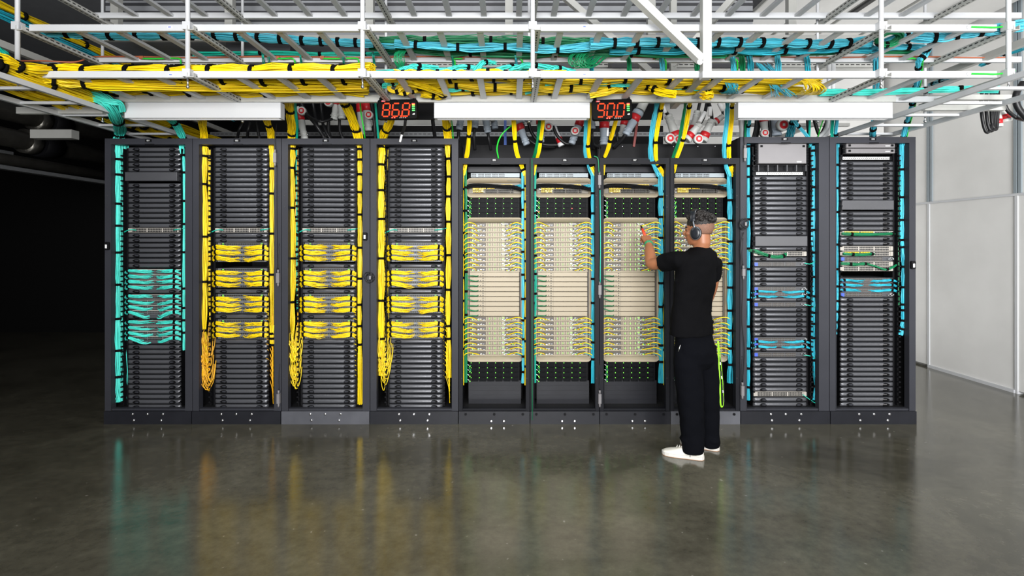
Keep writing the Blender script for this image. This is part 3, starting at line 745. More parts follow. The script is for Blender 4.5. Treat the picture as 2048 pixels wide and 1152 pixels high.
# racks 2-4
for ri, lx, rx_, s0 in ((1, 408, 543.5, 10), (2, 583, 719, 20), (3, 763, 896.5, 30)):
    vert(f'thick yellow cable bundle down the left side of {RN[ri]}', [(lx + 1, 283), (lx + 1, 300), (lx - 1, 360), (lx, 460), (lx, 560), (lx - 1, 660), (lx, 725), (lx + 2, 750)], 58, .0034, .034, .028, 'yellow', s0, stp(283, 750, [(328, 368, 423, 492, 552, 617, 692), (346, 395, 455, 521, 578, 632, 686), (296, 336, 388, 432, 469, 521, 576, 631, 670)][ri - 1]), samples=60, stray=5)
    vert(f'yellow strands spilling to the racks from left bundle of {RN[ri]}', [(lx + 13, 300, 4.8), (lx + 11, 400, 4.8), (lx + 12, 520, 4.8), (lx + 14, 620, 4.8), (lx + 14, 690, 4.8), (lx + 10, 760, 4.8)], 18, .0030, .016, .016, 'orange' if ri == 2 else 'yellow', s0 + 1, stp(300, 760, range(315, 720, 26)), wander=.8, samples=50, group='loose yellow strands')
    # drooping loops at the foot
    m = MB(); rd = random.Random(s0)
    for k in range(34):
        t = rd.random(); x0 = lx - 7 + 14 * rd.random(); x1 = lx + 12 + rd.uniform(-5, 9); yb = 690 + 85 * t + rd.uniform(-8, 8); dd = VB - .02 + rd.uniform(-.02, .03)
        m.tube(smoothpath([P(x0, 660 + 50 * t, dd), P(x0 - 1 + rd.uniform(-2, 2), yb - 18, dd - .01), P((x0 + x1) / 2, yb + 4, dd - .02), P(x1, yb - 14, dd), P(x1 + 3, yb - 40, dd + .02)], 12), .0031, 4, True, False)
    tag(m.build('cable_loop', 'yellow' if ri != 1 else 'orange'), f'drooping yellow cable loops at the foot of left bundle, {RN[ri]}', 'cable loops', 'drooping yellow cable loops')
    yb = {1: 650, 2: 808, 3: 755}[ri]
    vert(f'yellow cable bundle down the right side of {RN[ri]}', [(rx_ - 1, 288), (rx_ + 1, 340), (rx_, 420), (rx_ + 1, 520), (rx_ - 1, 620), (rx_ + 1, 690), (rx_ + 2, yb)], 36, .0034, .021, .022, 'yellow', s0 + 2, stp(288, yb, [(346, 386, 438, 486, 562, 600, 620), (307, 344, 386, 426, 470, 527, 579, 624, 675, 720), (336, 381, 420, 463, 514, 566, 632, 662)][ri - 1]), samples=50, stray=4)
    if ri > 0:
        m = MB(); rd = random.Random(s0 + 9)
        for k in range(16):
            y = 600 + k * 10 + rd.uniform(-3, 3)
            m.tube(smoothpath([P(rx_ - 13, y, 4.80), P(rx_ - 6, y + 2, 4.775), P(rx_ + 1, y + 18 + rd.uniform(0, 10), 4.765), P(rx_ + 3, y + 55, 4.775)], 10), .003, 4, True, False)
        tag(m.build('cable_fan', 'orange' if ri == 1 else 'yellow'), f'{"orange" if ri == 1 else "yellow"} cable strands fanning into right bundle of {RN[ri]}', 'cables', 'fanning yellow strands')
vert('thin teal cable strip beside left yellow bundle, third rack from left', [(593, 300, 4.79), (594, 450, 4.79), (594, 560, 4.79), (595, 620, 4.79)], 8, .003, .008, .008, 'teal', 33, stp(300, 620, range(312, 620, 22)), samples=30)
# racks 5-8
for ri, L, Rr in ((4, (926, 931), (1046, 1051)), (5, (1066, 1069), (1186, 1191.5)), (6, (1206, 1208), (1322, 1329)), (7, (1347, 1349), (1460, 1469))):
    sL = stp(345, 770, range(360 + ri * 5, 740, 46)); sR = stp(345, 770, range(352 + ri * 7, 745, 40))
    if ri < 6:
        vert(f'slim yellow bundle inside the left post of {RN[ri]}', [(L[0], 345), (L[0], 480), (L[0] + .5, 620), (L[0], 770)], 10, .0032, .008, .010, 'yellow', 50 + ri, sL, samples=36)
        vert(f'slim green bundle inside the left post of {RN[ri]}', [(L[1], 340, 4.80), (L[1] + 1, 480, 4.8), (L[1] + 1, 600, 4.8), (L[1], 765, 4.8)], 12, .0034, .012, .012, 'green' if ri == 4 else 'teal', 55 + ri, sL, samples=36)
    big = {4: .013, 5: .016, 6: .022, 7: .024}[ri]
    vert(f'cyan bundle inside the right post of {RN[ri]}', [(Rr[0] - 1, 345, 4.79), (Rr[0], 430, 4.79), (Rr[0], 520, 4.79), (Rr[0], 620, 4.79), (Rr[0] + .5, 700, 4.79), (Rr[0], 766, 4.79)], 24, .0030, big, .016, 'cyan' if ri > 4 else 'skyblue', 60 + ri, sR, samples=44, wander=.7, stray=3)
    vert(f'slim yellow bundle inside the right post of {RN[ri]}', [(Rr[1], 345), (Rr[1], 430), (Rr[1] + .5, 540), (Rr[1], 640), (Rr[1], 770 - 30 * (ri == 7))], 14, .0032, .011 if ri == 7 else .008, .012, 'yellow', 65 + ri, sR, samples=44)
# racks 9, 10
vert('cyan cable bundle down the left side of second rack from right', [(1497, 283), (1496, 400), (1497, 520), (1496, 640), (1497, 730), (1496, 800)], 24, .0032, .016, .016, 'cyan', 80, stp(283, 800, (292, 327, 346, 380, 420, 470, 505, 556, 606, 655, 705, 760)), samples=46)
vert('cyan cable bundle down the right side of second rack from right', [(1626, 292), (1628, 380), (1626, 460), (1630, 540), (1627, 620), (1626, 680), (1633, 760), (1630, 800)], 34, .0032, .021, .018, 'cyan', 81, stp(292, 800, (300, 330, 360, 400, 437, 478, 522, 556, 588, 615, 650, 690, 745)), samples=50, wander=.7, stray=4)
vert('thin teal bundle along the right fingers of second rack from right', [(1619, 285, 4.8), (1620, 420, 4.8), (1620, 560, 4.8), (1621, 660, 4.8)], 12, .003, .011, .011, 'teal', 82, stp(285, 660, range(300, 650, 24)), wander=.9, samples=40)
vert('cyan cable bundle down the left side of rightmost rack', [(1674, 286), (1673, 400), (1673, 500), (1674, 590), (1672, 640), (1670, 668)], 26, .0032, .018, .016, 'cyan', 83, stp(286, 668, (315, 346, 380, 430, 469, 498, 529, 560, 600, 646)), samples=44)
vert('cyan cable bundle down the right side of rightmost rack', [(1803, 286), (1804, 380), (1803, 470), (1808, 530), (1806, 600), (1807, 640), (1800, 670)], 40, .0032, .020, .018, 'cyan', 84, stp(286, 670, (322, 360, 391, 423, 438, 481, 517, 553, 570, 608, 643)), samples=46, stray=5)
vert('thin green bundle along the right fingers of rightmost rack', [(1795, 330, 4.8), (1794, 450, 4.8), (1795, 540, 4.8), (1797, 610, 4.8)], 14, .003, .012, .012, 'green', 85, (), wander=1.0, samples=40)

# drops from the overhead trays into the racks
DROP = 4.52
def drop(label, pts, n, rx, ry, material, seed, straps, extra=None, r=.0036, fan=None):
    return vert(label, pts, n, r, rx, ry, material, seed, straps, .35, 26, 'cable drops into the racks', 4.6, extra=extra)
drop('fat aqua cable bundle dropping into left side of leftmost rack', [(168, 187, 3.95), (200, 195, 3.95), (222, 212, 4.0), (234, 236, 4.2), (240, 256, 4.68), (239, 270, 4.79), (237, 286, 4.79)], 70, .046, .034, 'aqua', 101, (.56, .84))
drop('aqua cable wisps sweeping left over the tray edge above leftmost rack', [(158, 189, 3.92), (195, 197, 3.93), (220, 203, 3.95), (240, 206, 3.98), (246, 222, 4.05)], 22, .02, .014, 'aqua', 102, ())
drop('aqua cable bundle dropping into right side of leftmost rack', [(330, 226, 4.3), (342, 240, 4.5), (356, 255, 4.65), (366, 277, 4.76), (367, 292, 4.78)], 40, .030, .024, 'aqua', 103, (.35, .75))
drop('yellow cable bundle dropping into left side of second rack from left', [(400, 215, 4.4), (404, 240, 4.55), (407, 262, 4.7), (409, 285, 4.775)], 46, .034, .028, 'yellow', 104, ())
drop('yellow cable bundle dropping into right side of second rack from left', [(528, 220, 4.4), (535, 245, 4.55), (542, 268, 4.7), (543, 290, 4.775)], 40, .030, .024, 'yellow', 105, (.4,))
drop('yellow cable bundle dropping beside the lamp into third rack from left', [(576, 190, 4.2), (580, 215, 4.4), (584, 250, 4.6), (584, 270, 4.72), (584, 290, 4.775)], 52, .036, .03, 'yellow', 106, (.3, .72), extra=('teal', 10, (.045, 0, 0), .012, .012))
drop('wide yellow cable bundle slanting into right side of third rack from left', [(676, 184, 4.2), (690, 208, 4.4), (705, 240, 4.6), (714, 265, 4.72), (718, 290, 4.775)], 56, .040, .03, 'yellow', 107, (.25, .7))
drop('yellow cable bundle passing under the left display into fourth rack from left', [(786, 195, 4.3), (783, 225, 4.45), (777, 248, 4.6), (767, 272, 4.74), (763, 290, 4.775)], 54, .038, .03, 'yellow', 108, (.62,))
drop('yellow cable bundle dropping into right side of fourth rack from left', [(890, 200, 4.3), (891, 235, 4.5), (894, 260, 4.7), (896, 290, 4.775)], 46, .034, .026, 'yellow', 109, (.62,), extra=('earth_green', 2, (.05, 0, 0), .004, .004))
drop('slim yellow drop into left side of fifth rack from left', [(938, 200, 4.3), (939, 250, 4.5), (935, 300, 4.68), (931, 325, 4.76), (926, 350, 4.78)], 22, .017, .015, 'yellow', 110, (.35, .68))
drop('slim yellow drop into right side of fifth rack from left', [(1024, 200, 4.3), (1028, 250, 4.5), (1032, 300, 4.66), (1042, 330, 4.76), (1051, 350, 4.78)], 22, .018, .015, 'yellow', 111, (.4, .68, .86))
drop('green and yellow drop into left side of fifth rack from right', [(1088, 200, 4.3), (1085, 250, 4.5), (1078, 300, 4.66), (1071, 325, 4.76), (1066, 350, 4.78)], 20, .015, .015, 'yellow', 112, (.4, .7), extra=('green', 12, (-.028, 0, 0), .012, .012))
drop('cyan and yellow drop into right side of fifth rack from right', [(1180, 195, 4.3), (1178, 250, 4.5), (1176, 300, 4.66), (1182, 330, 4.76), (1191, 352, 4.78)], 20, .016, .015, 'yellow', 113, (.45, .75), extra=('skyblue', 12, (-.028, 0, 0), .012, .012))
drop('slim yellow drop slanting under right display into fourth rack from right', [(1236, 205, 4.3), (1230, 245, 4.5), (1218, 290, 4.66), (1208, 320, 4.76), (1205, 350, 4.78)], 20, .017, .015, 'yellow', 114, (.45, .72))
drop('cyan and yellow drop into right side of fourth rack from right', [(1328, 190, 4.3), (1320, 230, 4.5), (1312, 280, 4.62), (1312, 318, 4.7), (1322, 340, 4.77), (1328, 352, 4.78)], 22, .016, .015, 'yellow', 115, (.15, .42, .7), extra=('skyblue', 26, (-.042, 0, 0), .020, .016))
drop('green and yellow drop into left side of third rack from right', [(1382, 190, 4.3), (1376, 230, 4.5), (1366, 280, 4.62), (1353, 318, 4.72), (1347, 345, 4.78)], 24, .019, .015, 'yellow', 116, (.15, .5, .75), extra=('green', 14, (-.034, 0, 0), .014, .014))
drop('cyan and yellow drop into right side of third rack from right', [(1466, 190, 4.3), (1464, 230, 4.5), (1458, 290, 4.64), (1460, 325, 4.74), (1468, 352, 4.78)], 26, .020, .015, 'yellow', 117, (.15, .5, .78), extra=('skyblue', 24, (-.040, 0, 0), .018, .016))
drop('cyan and green drop into left side of second rack from right', [(1500, 215, 4.4), (1499, 240, 4.6), (1496, 262, 4.72), (1497, 286, 4.775)], 16, .016, .014, 'skyblue', 118, (.5,), extra=('green', 8, (-.03, 0, 0), .010, .010))
drop('thick cyan trunk hanging behind right lamp above second rack from right', [(1596, 200, 4.55), (1590, 235, 4.7), (1584, 255, 4.85), (1578, 276, 5.0)], 40, .040, .03, 'skyblue', 119, (.45,))
drop('cyan strand bundle crossing over the thick cyan trunk', [(1580, 228, 4.5), (1593, 248, 4.6), (1614, 272, 4.72), (1622, 290, 4.78)], 14, .014, .012, 'skyblue', 120, (.4,))
drop('cyan and green drop at the right lamp end into second rack from right', [(1678, 180, 4.3), (1675, 225, 4.55), (1672, 262, 4.72), (1673, 288, 4.775)], 14, .016, .014, 'skyblue', 121, (.75,), extra=('teal', 12, (-.035, 0, 0), .014, .012))
drop('cyan bundle dropping into the middle of rightmost rack top', [(1754, 118, 4.0), (1753, 165, 4.2), (1752, 215, 4.5), (1746, 262, 4.72), (1746, 276, 4.9)], 30, .026, .024, 'skyblue', 122, (.15, .42, .72, .92))
drop('long cyan bundle with green cable dropping into right of rightmost rack', [(1838, 120, 4.0), (1834, 165, 4.2), (1824, 210, 4.45), (1810, 260, 4.7), (1804, 290, 4.775)], 26, .023, .02, 'skyblue', 123, (.08, .3, .48, .66, .86), extra=('earth_green', 5, (.026, 0, 0), .007, .007))

# ------------------------------------------------------------------ overhead cable ladders
DF, DK = 3.5, 4.1
ZL, ZU, ZT = PZ(150, DF), PZ(57, DF), PZ(32, DK)
RH = .042
def ladder(name, label, z, x0f, x1f, x0b, x1b, rungx, front=True, back_m='tray_white'):
    o = thing(name, label, 'cable tray', ((x0f + x1f) / 2, DF, z), 'cable trays over the racks'); ox = (x0f + x1f) / 2
    if front: MB().box(x0f - ox, x1f - ox, -.014, .014, -RH / 2, RH / 2).build('rail', 'tray_white', o)
    MB().box(x0b - ox, x1b - ox, DK - DF - .014, DK - DF + .014, -RH / 2, RH / 2).build('rail', back_m, o)
    for x in rungx: MB().box(x - ox - .021, x - ox + .021, .014, DK - DF - .014, -.012, .006).build('rung', 'tray_white', o)
    return o
SY0 = SY = (PX(728, DF), )
posts = [PX(p, DF) for p in (45, 382, 728, 1065, 1755, 2007)]
rgs = [PX(797 + 81.2 * k, DF) for k in range(-8, 15)]
rgs = [x for x in rgs if min(abs(x - p) for p in posts) > .055 and PX(140, DF) < x < PX(1990, DF)]
xl, xr = PX(62, DF), PX(1990, DF)
ladder('cable_ladder', 'lower white cable ladder carrying the yellow cables above the racks', ZL, xl, xr, PX(180, DK), PX(1900, DK), rgs)
ladder('cable_ladder', 'middle white cable ladder carrying cyan and green cables', ZU, xl, xr, PX(180, DK), PX(2040, DK), rgs)
ladder('cable_ladder', 'topmost white cable ladder at the upper edge of the photo', ZT, xl, xr, PX(185, DK), PX(2040, DK), rgs)
# depth channels and posts
def hole_strip(mb, a, b, w, n, h=.012):
    a, b = Vector(a), Vector(b)
    for k in range(n):
        q = a.lerp(b, (k + .5) / n); mb.cbox(q, w, (b - a).length / n * .5, h)
PN = ['leftmost', 'second', 'third', 'fourth', 'fifth', 'rightmost']
for i, x in enumerate(posts):
    o = thing('tray_post', f'{PN[i]} white tubular post at the front of the cable trays', 'post', (x, DF - .035, ZL), 'front tray posts')
    MB().tube([(0, 0, -.03), (0, 0, 1.3)], .0145, 14).build('tube', 'tray_white', o)
    for z in (ZL, ZU): MB().cbox((0, .005, z - ZL), .05, .05, .05).build('clamp_block', 'tray_white', o)
    MB().tube([(0, 0, -.085), (0, 0, -.03)], .006, 8).ell((0, 0, -.088), .011, .011, .012, 10, 6).build('end_bolt', 'bolt_steel', o)
    for z, lv in ((ZL, 'lower'), (ZU, 'middle'), (ZT, 'topmost')):
        c = thing('support_channel', f'slotted channel under the {lv} cable ladder at the {PN[i]} front post', 'channel', (x + .03, DF, z - .03), 'slotted support channels')
        m = MB().box(-.021, .021, -.06, .74, -.002, .002).box(-.021, -.018, -.06, .74, .002, .028).box(.018, .021, -.06, .74, .002, .028); m.build('channel', 'channel_white', c)
        m = MB()
        for k in range(15): m.box(-.0045, .0045, -.03 + k * .046, -.003 + k * .046, -.0026, .0); 
        for k in range(15): m.box(-.0216, -.0205, -.03 + k * .046, -.003 + k * .046, .01, .018).box(.0205, .0216, -.03 + k * .046, -.003 + k * .046, .01, .018)
        m.build('slot_row', 'slot_dark', c)
bposts = [PX(p, 4.2) for p in (205, 485, 772, 1058, 1345, 1635, 1850)]
PB = ['first', 'second', 'third', 'fourth', 'fifth', 'sixth', 'seventh']
for i, x in enumerate(bposts):
    if i == 4: continue
    o = thing('threaded_post', f'{PB[i]} thin white post from left along the back tray rail', 'post', (x, 4.2, 2.6), 'rear tray posts')
    MB().tube([(0, 0, -.02), (0, 0, 2.0)], .011, 10).build('rod', 'tray_white', o)
    MB().tube([(0, 0, -.06), (0, 0, -.02)], .006, 8).ell((0, 0, -.06), .012, .012, .012, 10, 6).build('end_bolt', 'bolt_steel', o)
# square post with braces
o = thing('brace_post', 'thick square white post hanging in front of the trays right of centre', 'post', (PX(1411.5, DF - .06), DF - .06, 0))
MB().box(-.028, .028, -.028, .028, PZ(152, 3.44), 4.6).build('post', 'channel_white', o)
MB().box(-.03, .03, -.03, .03, PZ(158, 3.44), PZ(145, 3.44)).build('end_cap', 'tray_white', o)
o = MB().bar(P(1255, -22, 3.3), P(1402, 120, 3.42), .05, .05).build('diagonal_brace', 'channel_white'); tag(o, 'white diagonal brace meeting the thick square post from upper left', 'brace', 'white diagonal braces')
MB().tube([P(1400, 124, 3.39), P(1400, 124, 3.45)], .016, 12).build('pivot_bolt', 'bolt_steel', o).matrix_parent_inverse = Matrix()
o = MB().bar(P(1412, 140, 3.46), P(1346, 212, 4.5), .05, .05).build('diagonal_brace', 'channel_white'); tag(o, 'white brace running back and down from the thick square post', 'brace', 'white diagonal braces')
o = MB().bar(P(1125, -10, 4.5), P(1298, 142, 4.55), .05, .05).build('diagonal_brace', 'channel_white'); tag(o, 'white diagonal brace behind the middle tray at centre', 'brace', 'white diagonal braces')
o = MB().bar(P(1480, -20, 4.3), P(1345, 132, 4.5), .05, .05).build('diagonal_brace', 'channel_white'); tag(o, 'white diagonal brace leaning the other way behind the square post', 'brace', 'white diagonal braces')
o = MB().bar((PX(1346, 4.5), 4.5, 2.95), (PX(1346, 4.5), 4.5, 4.6), .05, .05, (0, 1, 0)).build('hanger_post', 'channel_white'); tag(o, 'square white hanger post behind the braces', 'post')
# big horizontal beam and posts in the back
o = thing('hanging_beam', 'long white beam with uprights behind the trays near the top', 'beam', (0, 4.72, PZ(75, 4.7)), None)
MB().box(PX(190, 4.7), PX(1900, 4.7), -.02, .02, -.025, .022).build('beam', 'channel_white', o)
for p in (230, 458, 739, 1018, 1303, 1584): MB().box(PX(p, 4.7) - .034, PX(p, 4.7) + .034, -.03, .03, .022, 4.6 - PZ(75, 4.7)).build('upright', 'channel_white', o)
def slotted(label, x0, x1, py0, py1, d, material='channel_white', slots=True):
    z0, z1 = PZ(py1, d), PZ(py0, d); o = thing('strut_channel', label, 'channel', (0, d, (z0 + z1) / 2), 'horizontal strut channels'); h = (z1 - z0) / 2
    MB().box(PX(x0, d), PX(x1, d), 0, .04, -h, h).build('channel', material, o)
    if slots:
        m = MB(); n = int((PX(x1, d) - PX(x0, d)) / .052)
        for k in range(n): m.box(PX(x0, d) + .02 + k * .052, PX(x0, d) + .055 + k * .052, -.002, .0, -.005, .004)
        m.build('slot_row', 'slot_dark', o)
    return o
slotted('slotted white channel behind the copper conductor', 325, 1760, 124, 134, 5.2)
slotted('plain white channel just below the slotted one behind the trays', 240, 1760, 137, 143, 5.0, slots=False)
slotted('white channel behind the plugs above the racks', 585, 1480, 240, 250, 5.6, slots=False)
slotted('dim slotted channel low behind the plugs', 420, 1480, 264, 272, 6.2, 'chassis_grey')  # grey material puts the dimness behind the plugs into its colour
slotted('white channel above right racks behind cables', 1500, 1700, 246, 252, 5.4, slots=False)
slotted('short white channel hanging at far left below the yellow cables', 32, 205, 214, 227, 4.1, slots=False)
slotted('short white channel hanging at far right beside the right wall', 1850, 2012, 209, 220, 4.1, slots=False)
slotted('white back channel from the right lamp to the right wall', 1790, 2040, 189, 199, 4.25, slots=False)
# lamp channel + lamps
o = thing('lamp_channel', 'long cream channel to which the three white lamps are fixed', 'channel', (0, 4.06, PZ(197, 4.06)))
MB().box(PX(240, 4.06), PX(1790, 4.06), -.01, .03, -.027, .027).build('channel', 'channel_white', o)
LD = 4.07
for x0, x1, nm in ((248.5, 561, 'left'), (868, 1180, 'middle'), (1476.5, 1786, 'right')):
    cxx = (PX(x0, LD) + PX(x1, LD)) / 2; w = (PX(x1, LD) - PX(x0, LD)) / 2; z1, z0 = PZ(204.5, LD), PZ(236, LD)
    o = thing('lamp_fixture', f'{nm}most white box lamp under the cream channel' if nm != 'middle' else 'middle white box lamp under the cream channel', 'lamp', (cxx, LD, z0), 'white box lamps')
    m = MB(); q = .003
    m.rings([[Vector((x, y, z)) for x, z in ((-w + e, e), (w - e, e), (w - e, z1 - z0 - e), (-w + e, z1 - z0 - e))] for y, e in ((0, q), (q, 0), (.075, 0))], True, False).build('housing', 'lamp_white', o)
    MB().box(-w + .02, w - .02, .02, .07, .0, .004).build('diffuser', 'lamp_glow', o)
    for s in (-.6, .6): MB().box(s * w - .015, s * w + .015, .02, .03, z1 - z0, z1 - z0 + .03).build('bracket', 'channel_white', o)
# side ladders running back into the depth
for s, nm in ((-1, 'left'), (1, 'right')):
    xo, xi = (-3.47, -3.02) if s < 0 else (3.50, 3.02)
    o = thing('depth_ladder', f'white ladder running away into the depth on the {nm} side', 'cable tray', ((xo + xi) / 2, 3.0, 2.58), 'ladders on both sides'); ox = (xo + xi) / 2
    for x in (xo, xi): MB().box(x - ox - .014, x - ox + .014, -.6, 5, -.017, .017).build('rail', 'tray_white', o)
    for k in range(14): MB().box(-.21, .21, -.3 + k * .36, -.27 + k * .36, -.012, .006).build('rung', 'tray_white', o)
    o = MB().bar((s * 3.62, 2.6, 3.0), (s * 3.62, 8, 3.0), .04, .05).build('side_beam', 'channel_white'); tag(o, f'white beam running into the depth at upper {nm}', 'beam', 'side beams')

# ---- horizontal bundles on the ladders
def hb(label, pts, n, r, rx, ry, material, seed, straps, wander=.5, samples=50, group='cable bundles on the trays', fan=None, stray=3):
    return bundle('cable_bundle', label, group, pts, n, r, max(rx, ry), min(rx, ry), material, seed, straps, samples, wander, fan, 'cable bundle', stray, .022)
rd = random.Random(5)
def wav(x0, x1, d, z, n=8, a=.012, seed=0):
    q = random.Random(seed); return [(PX(x0, d) + (PX(x1, d) - PX(x0, d)) * k / (n - 1), d + q.uniform(-a, a), z + q.uniform(-a, a) * .6) for k in range(n)]
DEP = ['frontmost', 'second', 'third', 'fourth', 'fifth', 'rearmost']
for k in range(6):
    d = 3.55 + k * .10
    z = ZL + .046 + (.03 if k in (1, 3) else 0)
    hb(f'yellow cable bundle on lower tray at left, {DEP[k]} of six', [P(-70, 100 + 4 * k, 3.1), P(-10, 116 + 3 * k, 3.22), P(50, 138 + 2 * k, 3.38 + .03 * k)] + wav([115, 120, 125, 135, 145, 150][k], [742, 748, 738, 744, 735, 730][k], d, z, 9, .014, k), 72, .0042, .040, .066, 'yellow', 200 + k, tuple(.06 + .095 * j + .013 * (k % 3) for j in range(10)), samples=76)
for k in range(4):
    d = 3.6 + k * .13
    hb(f'yellow cable bundle on lower tray at centre, {DEP[k]} of four', wav([790, 770, 800, 830][k], [1130, 1640, 1560, 1600][k], d, ZL + .03 + (.012 if k % 2 else 0), 10, .02, 20 + k), 46, .0042, .028, .052, 'yellow', 220 + k, tuple(.05 + .1 * j for j in range(9)), samples=64, wander=.7)
# yellow coils dropping at the middle
for k, (x, y) in enumerate(((790, 176), (806, 180), (822, 176))):
    pts = [P(x + 12 * math.cos(a), y + 8 * math.sin(a), 3.85 + .02 * k) for a in [j * math.pi * 2 / 12 * 1.0 for j in range(13)]]
    hb(f'small yellow cable coil over the left display, {ORD[k]} from left', pts, 14, .0035, .012, .012, 'yellow', 230 + k, (.2, .7), samples=28, group='yellow cable coils')
hb('yellow cable bundle slanting down to the right above the middle lamp', [P(800, 158, 3.7), P(850, 172, 3.8), P(885, 186, 3.95), P(870, 190, 4.0), P(845, 186, 3.95)], 44, .004, .04, .03, 'yellow', 234, (.55, .8), samples=34)
for k, (a, b, c_, d_) in enumerate((((1180, 190), (1230, 178), (1265, 165), (1290, 156)), ((1275, 158), (1300, 172), (1320, 184), (1350, 188)), ((1400, 178), (1412, 182), (1420, 190), (1406, 192)))):
    hb(['yellow cable bundle climbing right above the right display', 'yellow cable bundle descending right of the right display', 'short yellow bundle end under the thick square post'][k], [P(*a, 3.9), P(*b, 3.85), P(*c_, 3.8), P(*d_, 3.72)], 30, .004, .03, .024, 'yellow', 240 + k, (.5,), samples=26)
# yellow loops at right end
m = MB(); q = random.Random(3)
for k in range(40):
    x0 = 1565 + q.uniform(0, 20); yy = q.uniform(158, 172); rr_ = q.uniform(40, 72)
    m.tube(smoothpath([P(x0, yy, 3.75), P(x0 + rr_ * .7, 156 + q.uniform(0, 10), 3.7), P(x0 + rr_, 172 + q.uniform(-4, 8), 3.72), P(x0 + rr_ * .7 + q.uniform(-10, 14), 188, 3.85), P(x0 + 10, 189, 3.95)], 14), .0036, 4, True, False)
tag(m.build('cable_loop', 'yellow'), 'loose yellow cable loops above the right lamp', 'cable loops')
m = MB()
for k in range(26):
    x0 = 1545 + q.uniform(-15, 15)
    m.tube(smoothpath([P(x0 - 20, 130 + q.uniform(-5, 3), 4.0), P(x0, 150 + q.uniform(-4, 4), 3.8), P(x0 + q.uniform(5, 20), 172, 3.75), P(x0 + q.uniform(10, 45), 188 + q.uniform(0, 6), 3.9)], 12), .0030, 4, True, False)
tag(m.build('cable_spray', 'skyblue'), 'spray of thin cyan cables falling through the yellow ones at right', 'cables')
m = MB()
for k in range(24):
    x0 = 1450 + q.uniform(-8, 14)
    m.tube(smoothpath([P(x0, 152, 3.75), P(x0 + q.uniform(4, 16), 172, 3.72), P(x0 + q.uniform(-5, 18), 187, 3.85), P(x0 - 12, 180, 3.95)], 12), .0030, 4, True, False)
tag(m.build('cable_spray', 'cyan'), 'small spray of thin cyan loops right of the thick square post', 'cables')
# teal / cyan runs among the yellow
for k, (x0, x1, py, d) in enumerate(((745, 800, 169, 3.85), (890, 1010, 176, 3.9), (1050, 1190, 180, 3.95), (1090, 1260, 166, 3.8), (1260, 1420, 172, 3.9), (1330, 1440, 160, 3.75), (640, 930, 142, 3.9))):
    hb(f'aqua cable run between yellow bundles on lower tray, {ORD[k]} of seven', [P(x0 + (x1 - x0) * t, py + 3 * math.sin(5 * t + k), d) for t in (0, .25, .5, .75, 1)], 16, .0036, .016, .018, 'aqua', 250 + k, (.3, .75), samples=30, wander=.8)
for k, (x0, x1, y0, y1) in enumerate(((800, 875, 146, 132), (800, 870, 140, 145), (890, 980, 142, 138), (950, 990, 144, 122), (985, 1060, 146, 134), (1020, 1120, 140, 134), (1085, 1150, 146, 140))):
    hb(f'pale aqua cable tuft lying on top of yellow cables, {ORD[k]} from left', [P(x0, y0, 3.75), P(x0 * .6 + x1 * .4, (y0 + y1) / 2 - 7, 3.8), P(x1, y1 + 4, 3.9)], 18, .0036, .018, .016, 'aqua', 260 + k, (.6,), samples=22, wander=.7, group='pale aqua cable tufts')
for k, py in enumerate((181, 186)):
    hb(f'{["upper", "lower"][k]} aqua bundle running right to the wall above rightmost rack', [P(1640, py + 2, 4.0), P(1740, py + (1 - 2 * k), 4.0), P(1850, py - 2 - 2 * k, 4.05), P(1930, py - 5, 4.0), P(1998, py - 5 - k, 3.9)], 18, .004, .016, .022, 'aqua', 270 + k, (.15, .5, .72), samples=36)
# middle tray
hb('sky-blue cable bundle along the middle tray at left', [P(92, 62, 3.62)] + [P(x, y, 3.68 + .03 * k) for k, (x, y) in enumerate(((180, 70), (300, 71), (420, 71), (520, 76), (620, 82), (700, 85), (790, 88)))], 60, .004, .03, .040, 'skyblue', 280, tuple(.07 + .062 * k for k in range(15)), samples=70)
hb('green cable mass on the middle tray, upper run from centre', [P(760, 84, 3.85), P(850, 83, 3.85), P(960, 82, 3.9), P(1040, 84, 3.9), P(1130, 86, 3.9), P(1200, 90, 3.9)], 50, .004, .034, .04, 'green', 281, (.2, .45, .7), samples=50, wander=.7)
hb('green cable mass on the middle tray, lower run from centre', [P(740, 92, 4.0), P(820, 98, 3.98), P(930, 103, 4.0), P(1040, 106, 4.0), P(1160, 104, 4.0), P(1290, 106, 4.0), P(1450, 106, 4.0)], 60, .004, .034, .04, 'green', 282, (.15, .35, .6, .8), samples=56, wander=.7)
hb('sky-blue cable bundle between the green runs on the middle tray', [P(790, 86, 3.8), P(860, 92, 3.8), P(930, 95, 3.82), P(1010, 94, 3.84), P(1100, 98, 3.84), P(1170, 94, 3.84), P(1250, 84, 3.8)], 44, .004, .028, .03, 'skyblue', 283, (.1, .3, .5, .7), samples=54, wander=.6)
hb('sky-blue cable bundle on the middle tray at right, upper run', [P(1180, 88, 3.75), P(1280, 85, 3.75), P(1370, 86, 3.75), P(1460, 85, 3.75), P(1560, 86, 3.78), P(1660, 88, 3.8), P(1740, 84, 3.8)], 70, .004, .034, .045, 'skyblue', 284, tuple(.08 + .075 * k for k in range(12)), samples=60, wander=.5)
hb('cyan cable bundle on the middle tray at right, lower run', [P(1220, 98, 3.92), P(1330, 100, 3.92), P(1420, 99, 3.92), P(1520, 100, 3.92), P(1620, 98, 3.92), P(1740, 96, 3.92)], 60, .004, .034, .04, 'cyan', 285, (.1, .3, .5, .7, .9), samples=50, wander=.6)
hb('green cable run under the cyan bundles at right', [P(1420, 107, 4.02), P(1530, 107, 4.02), P(1640, 105, 4.02), P(1720, 100, 4.02), P(1830, 103, 4.02)], 30, .004, .02, .026, 'green', 286, (.4, .7), samples=40)
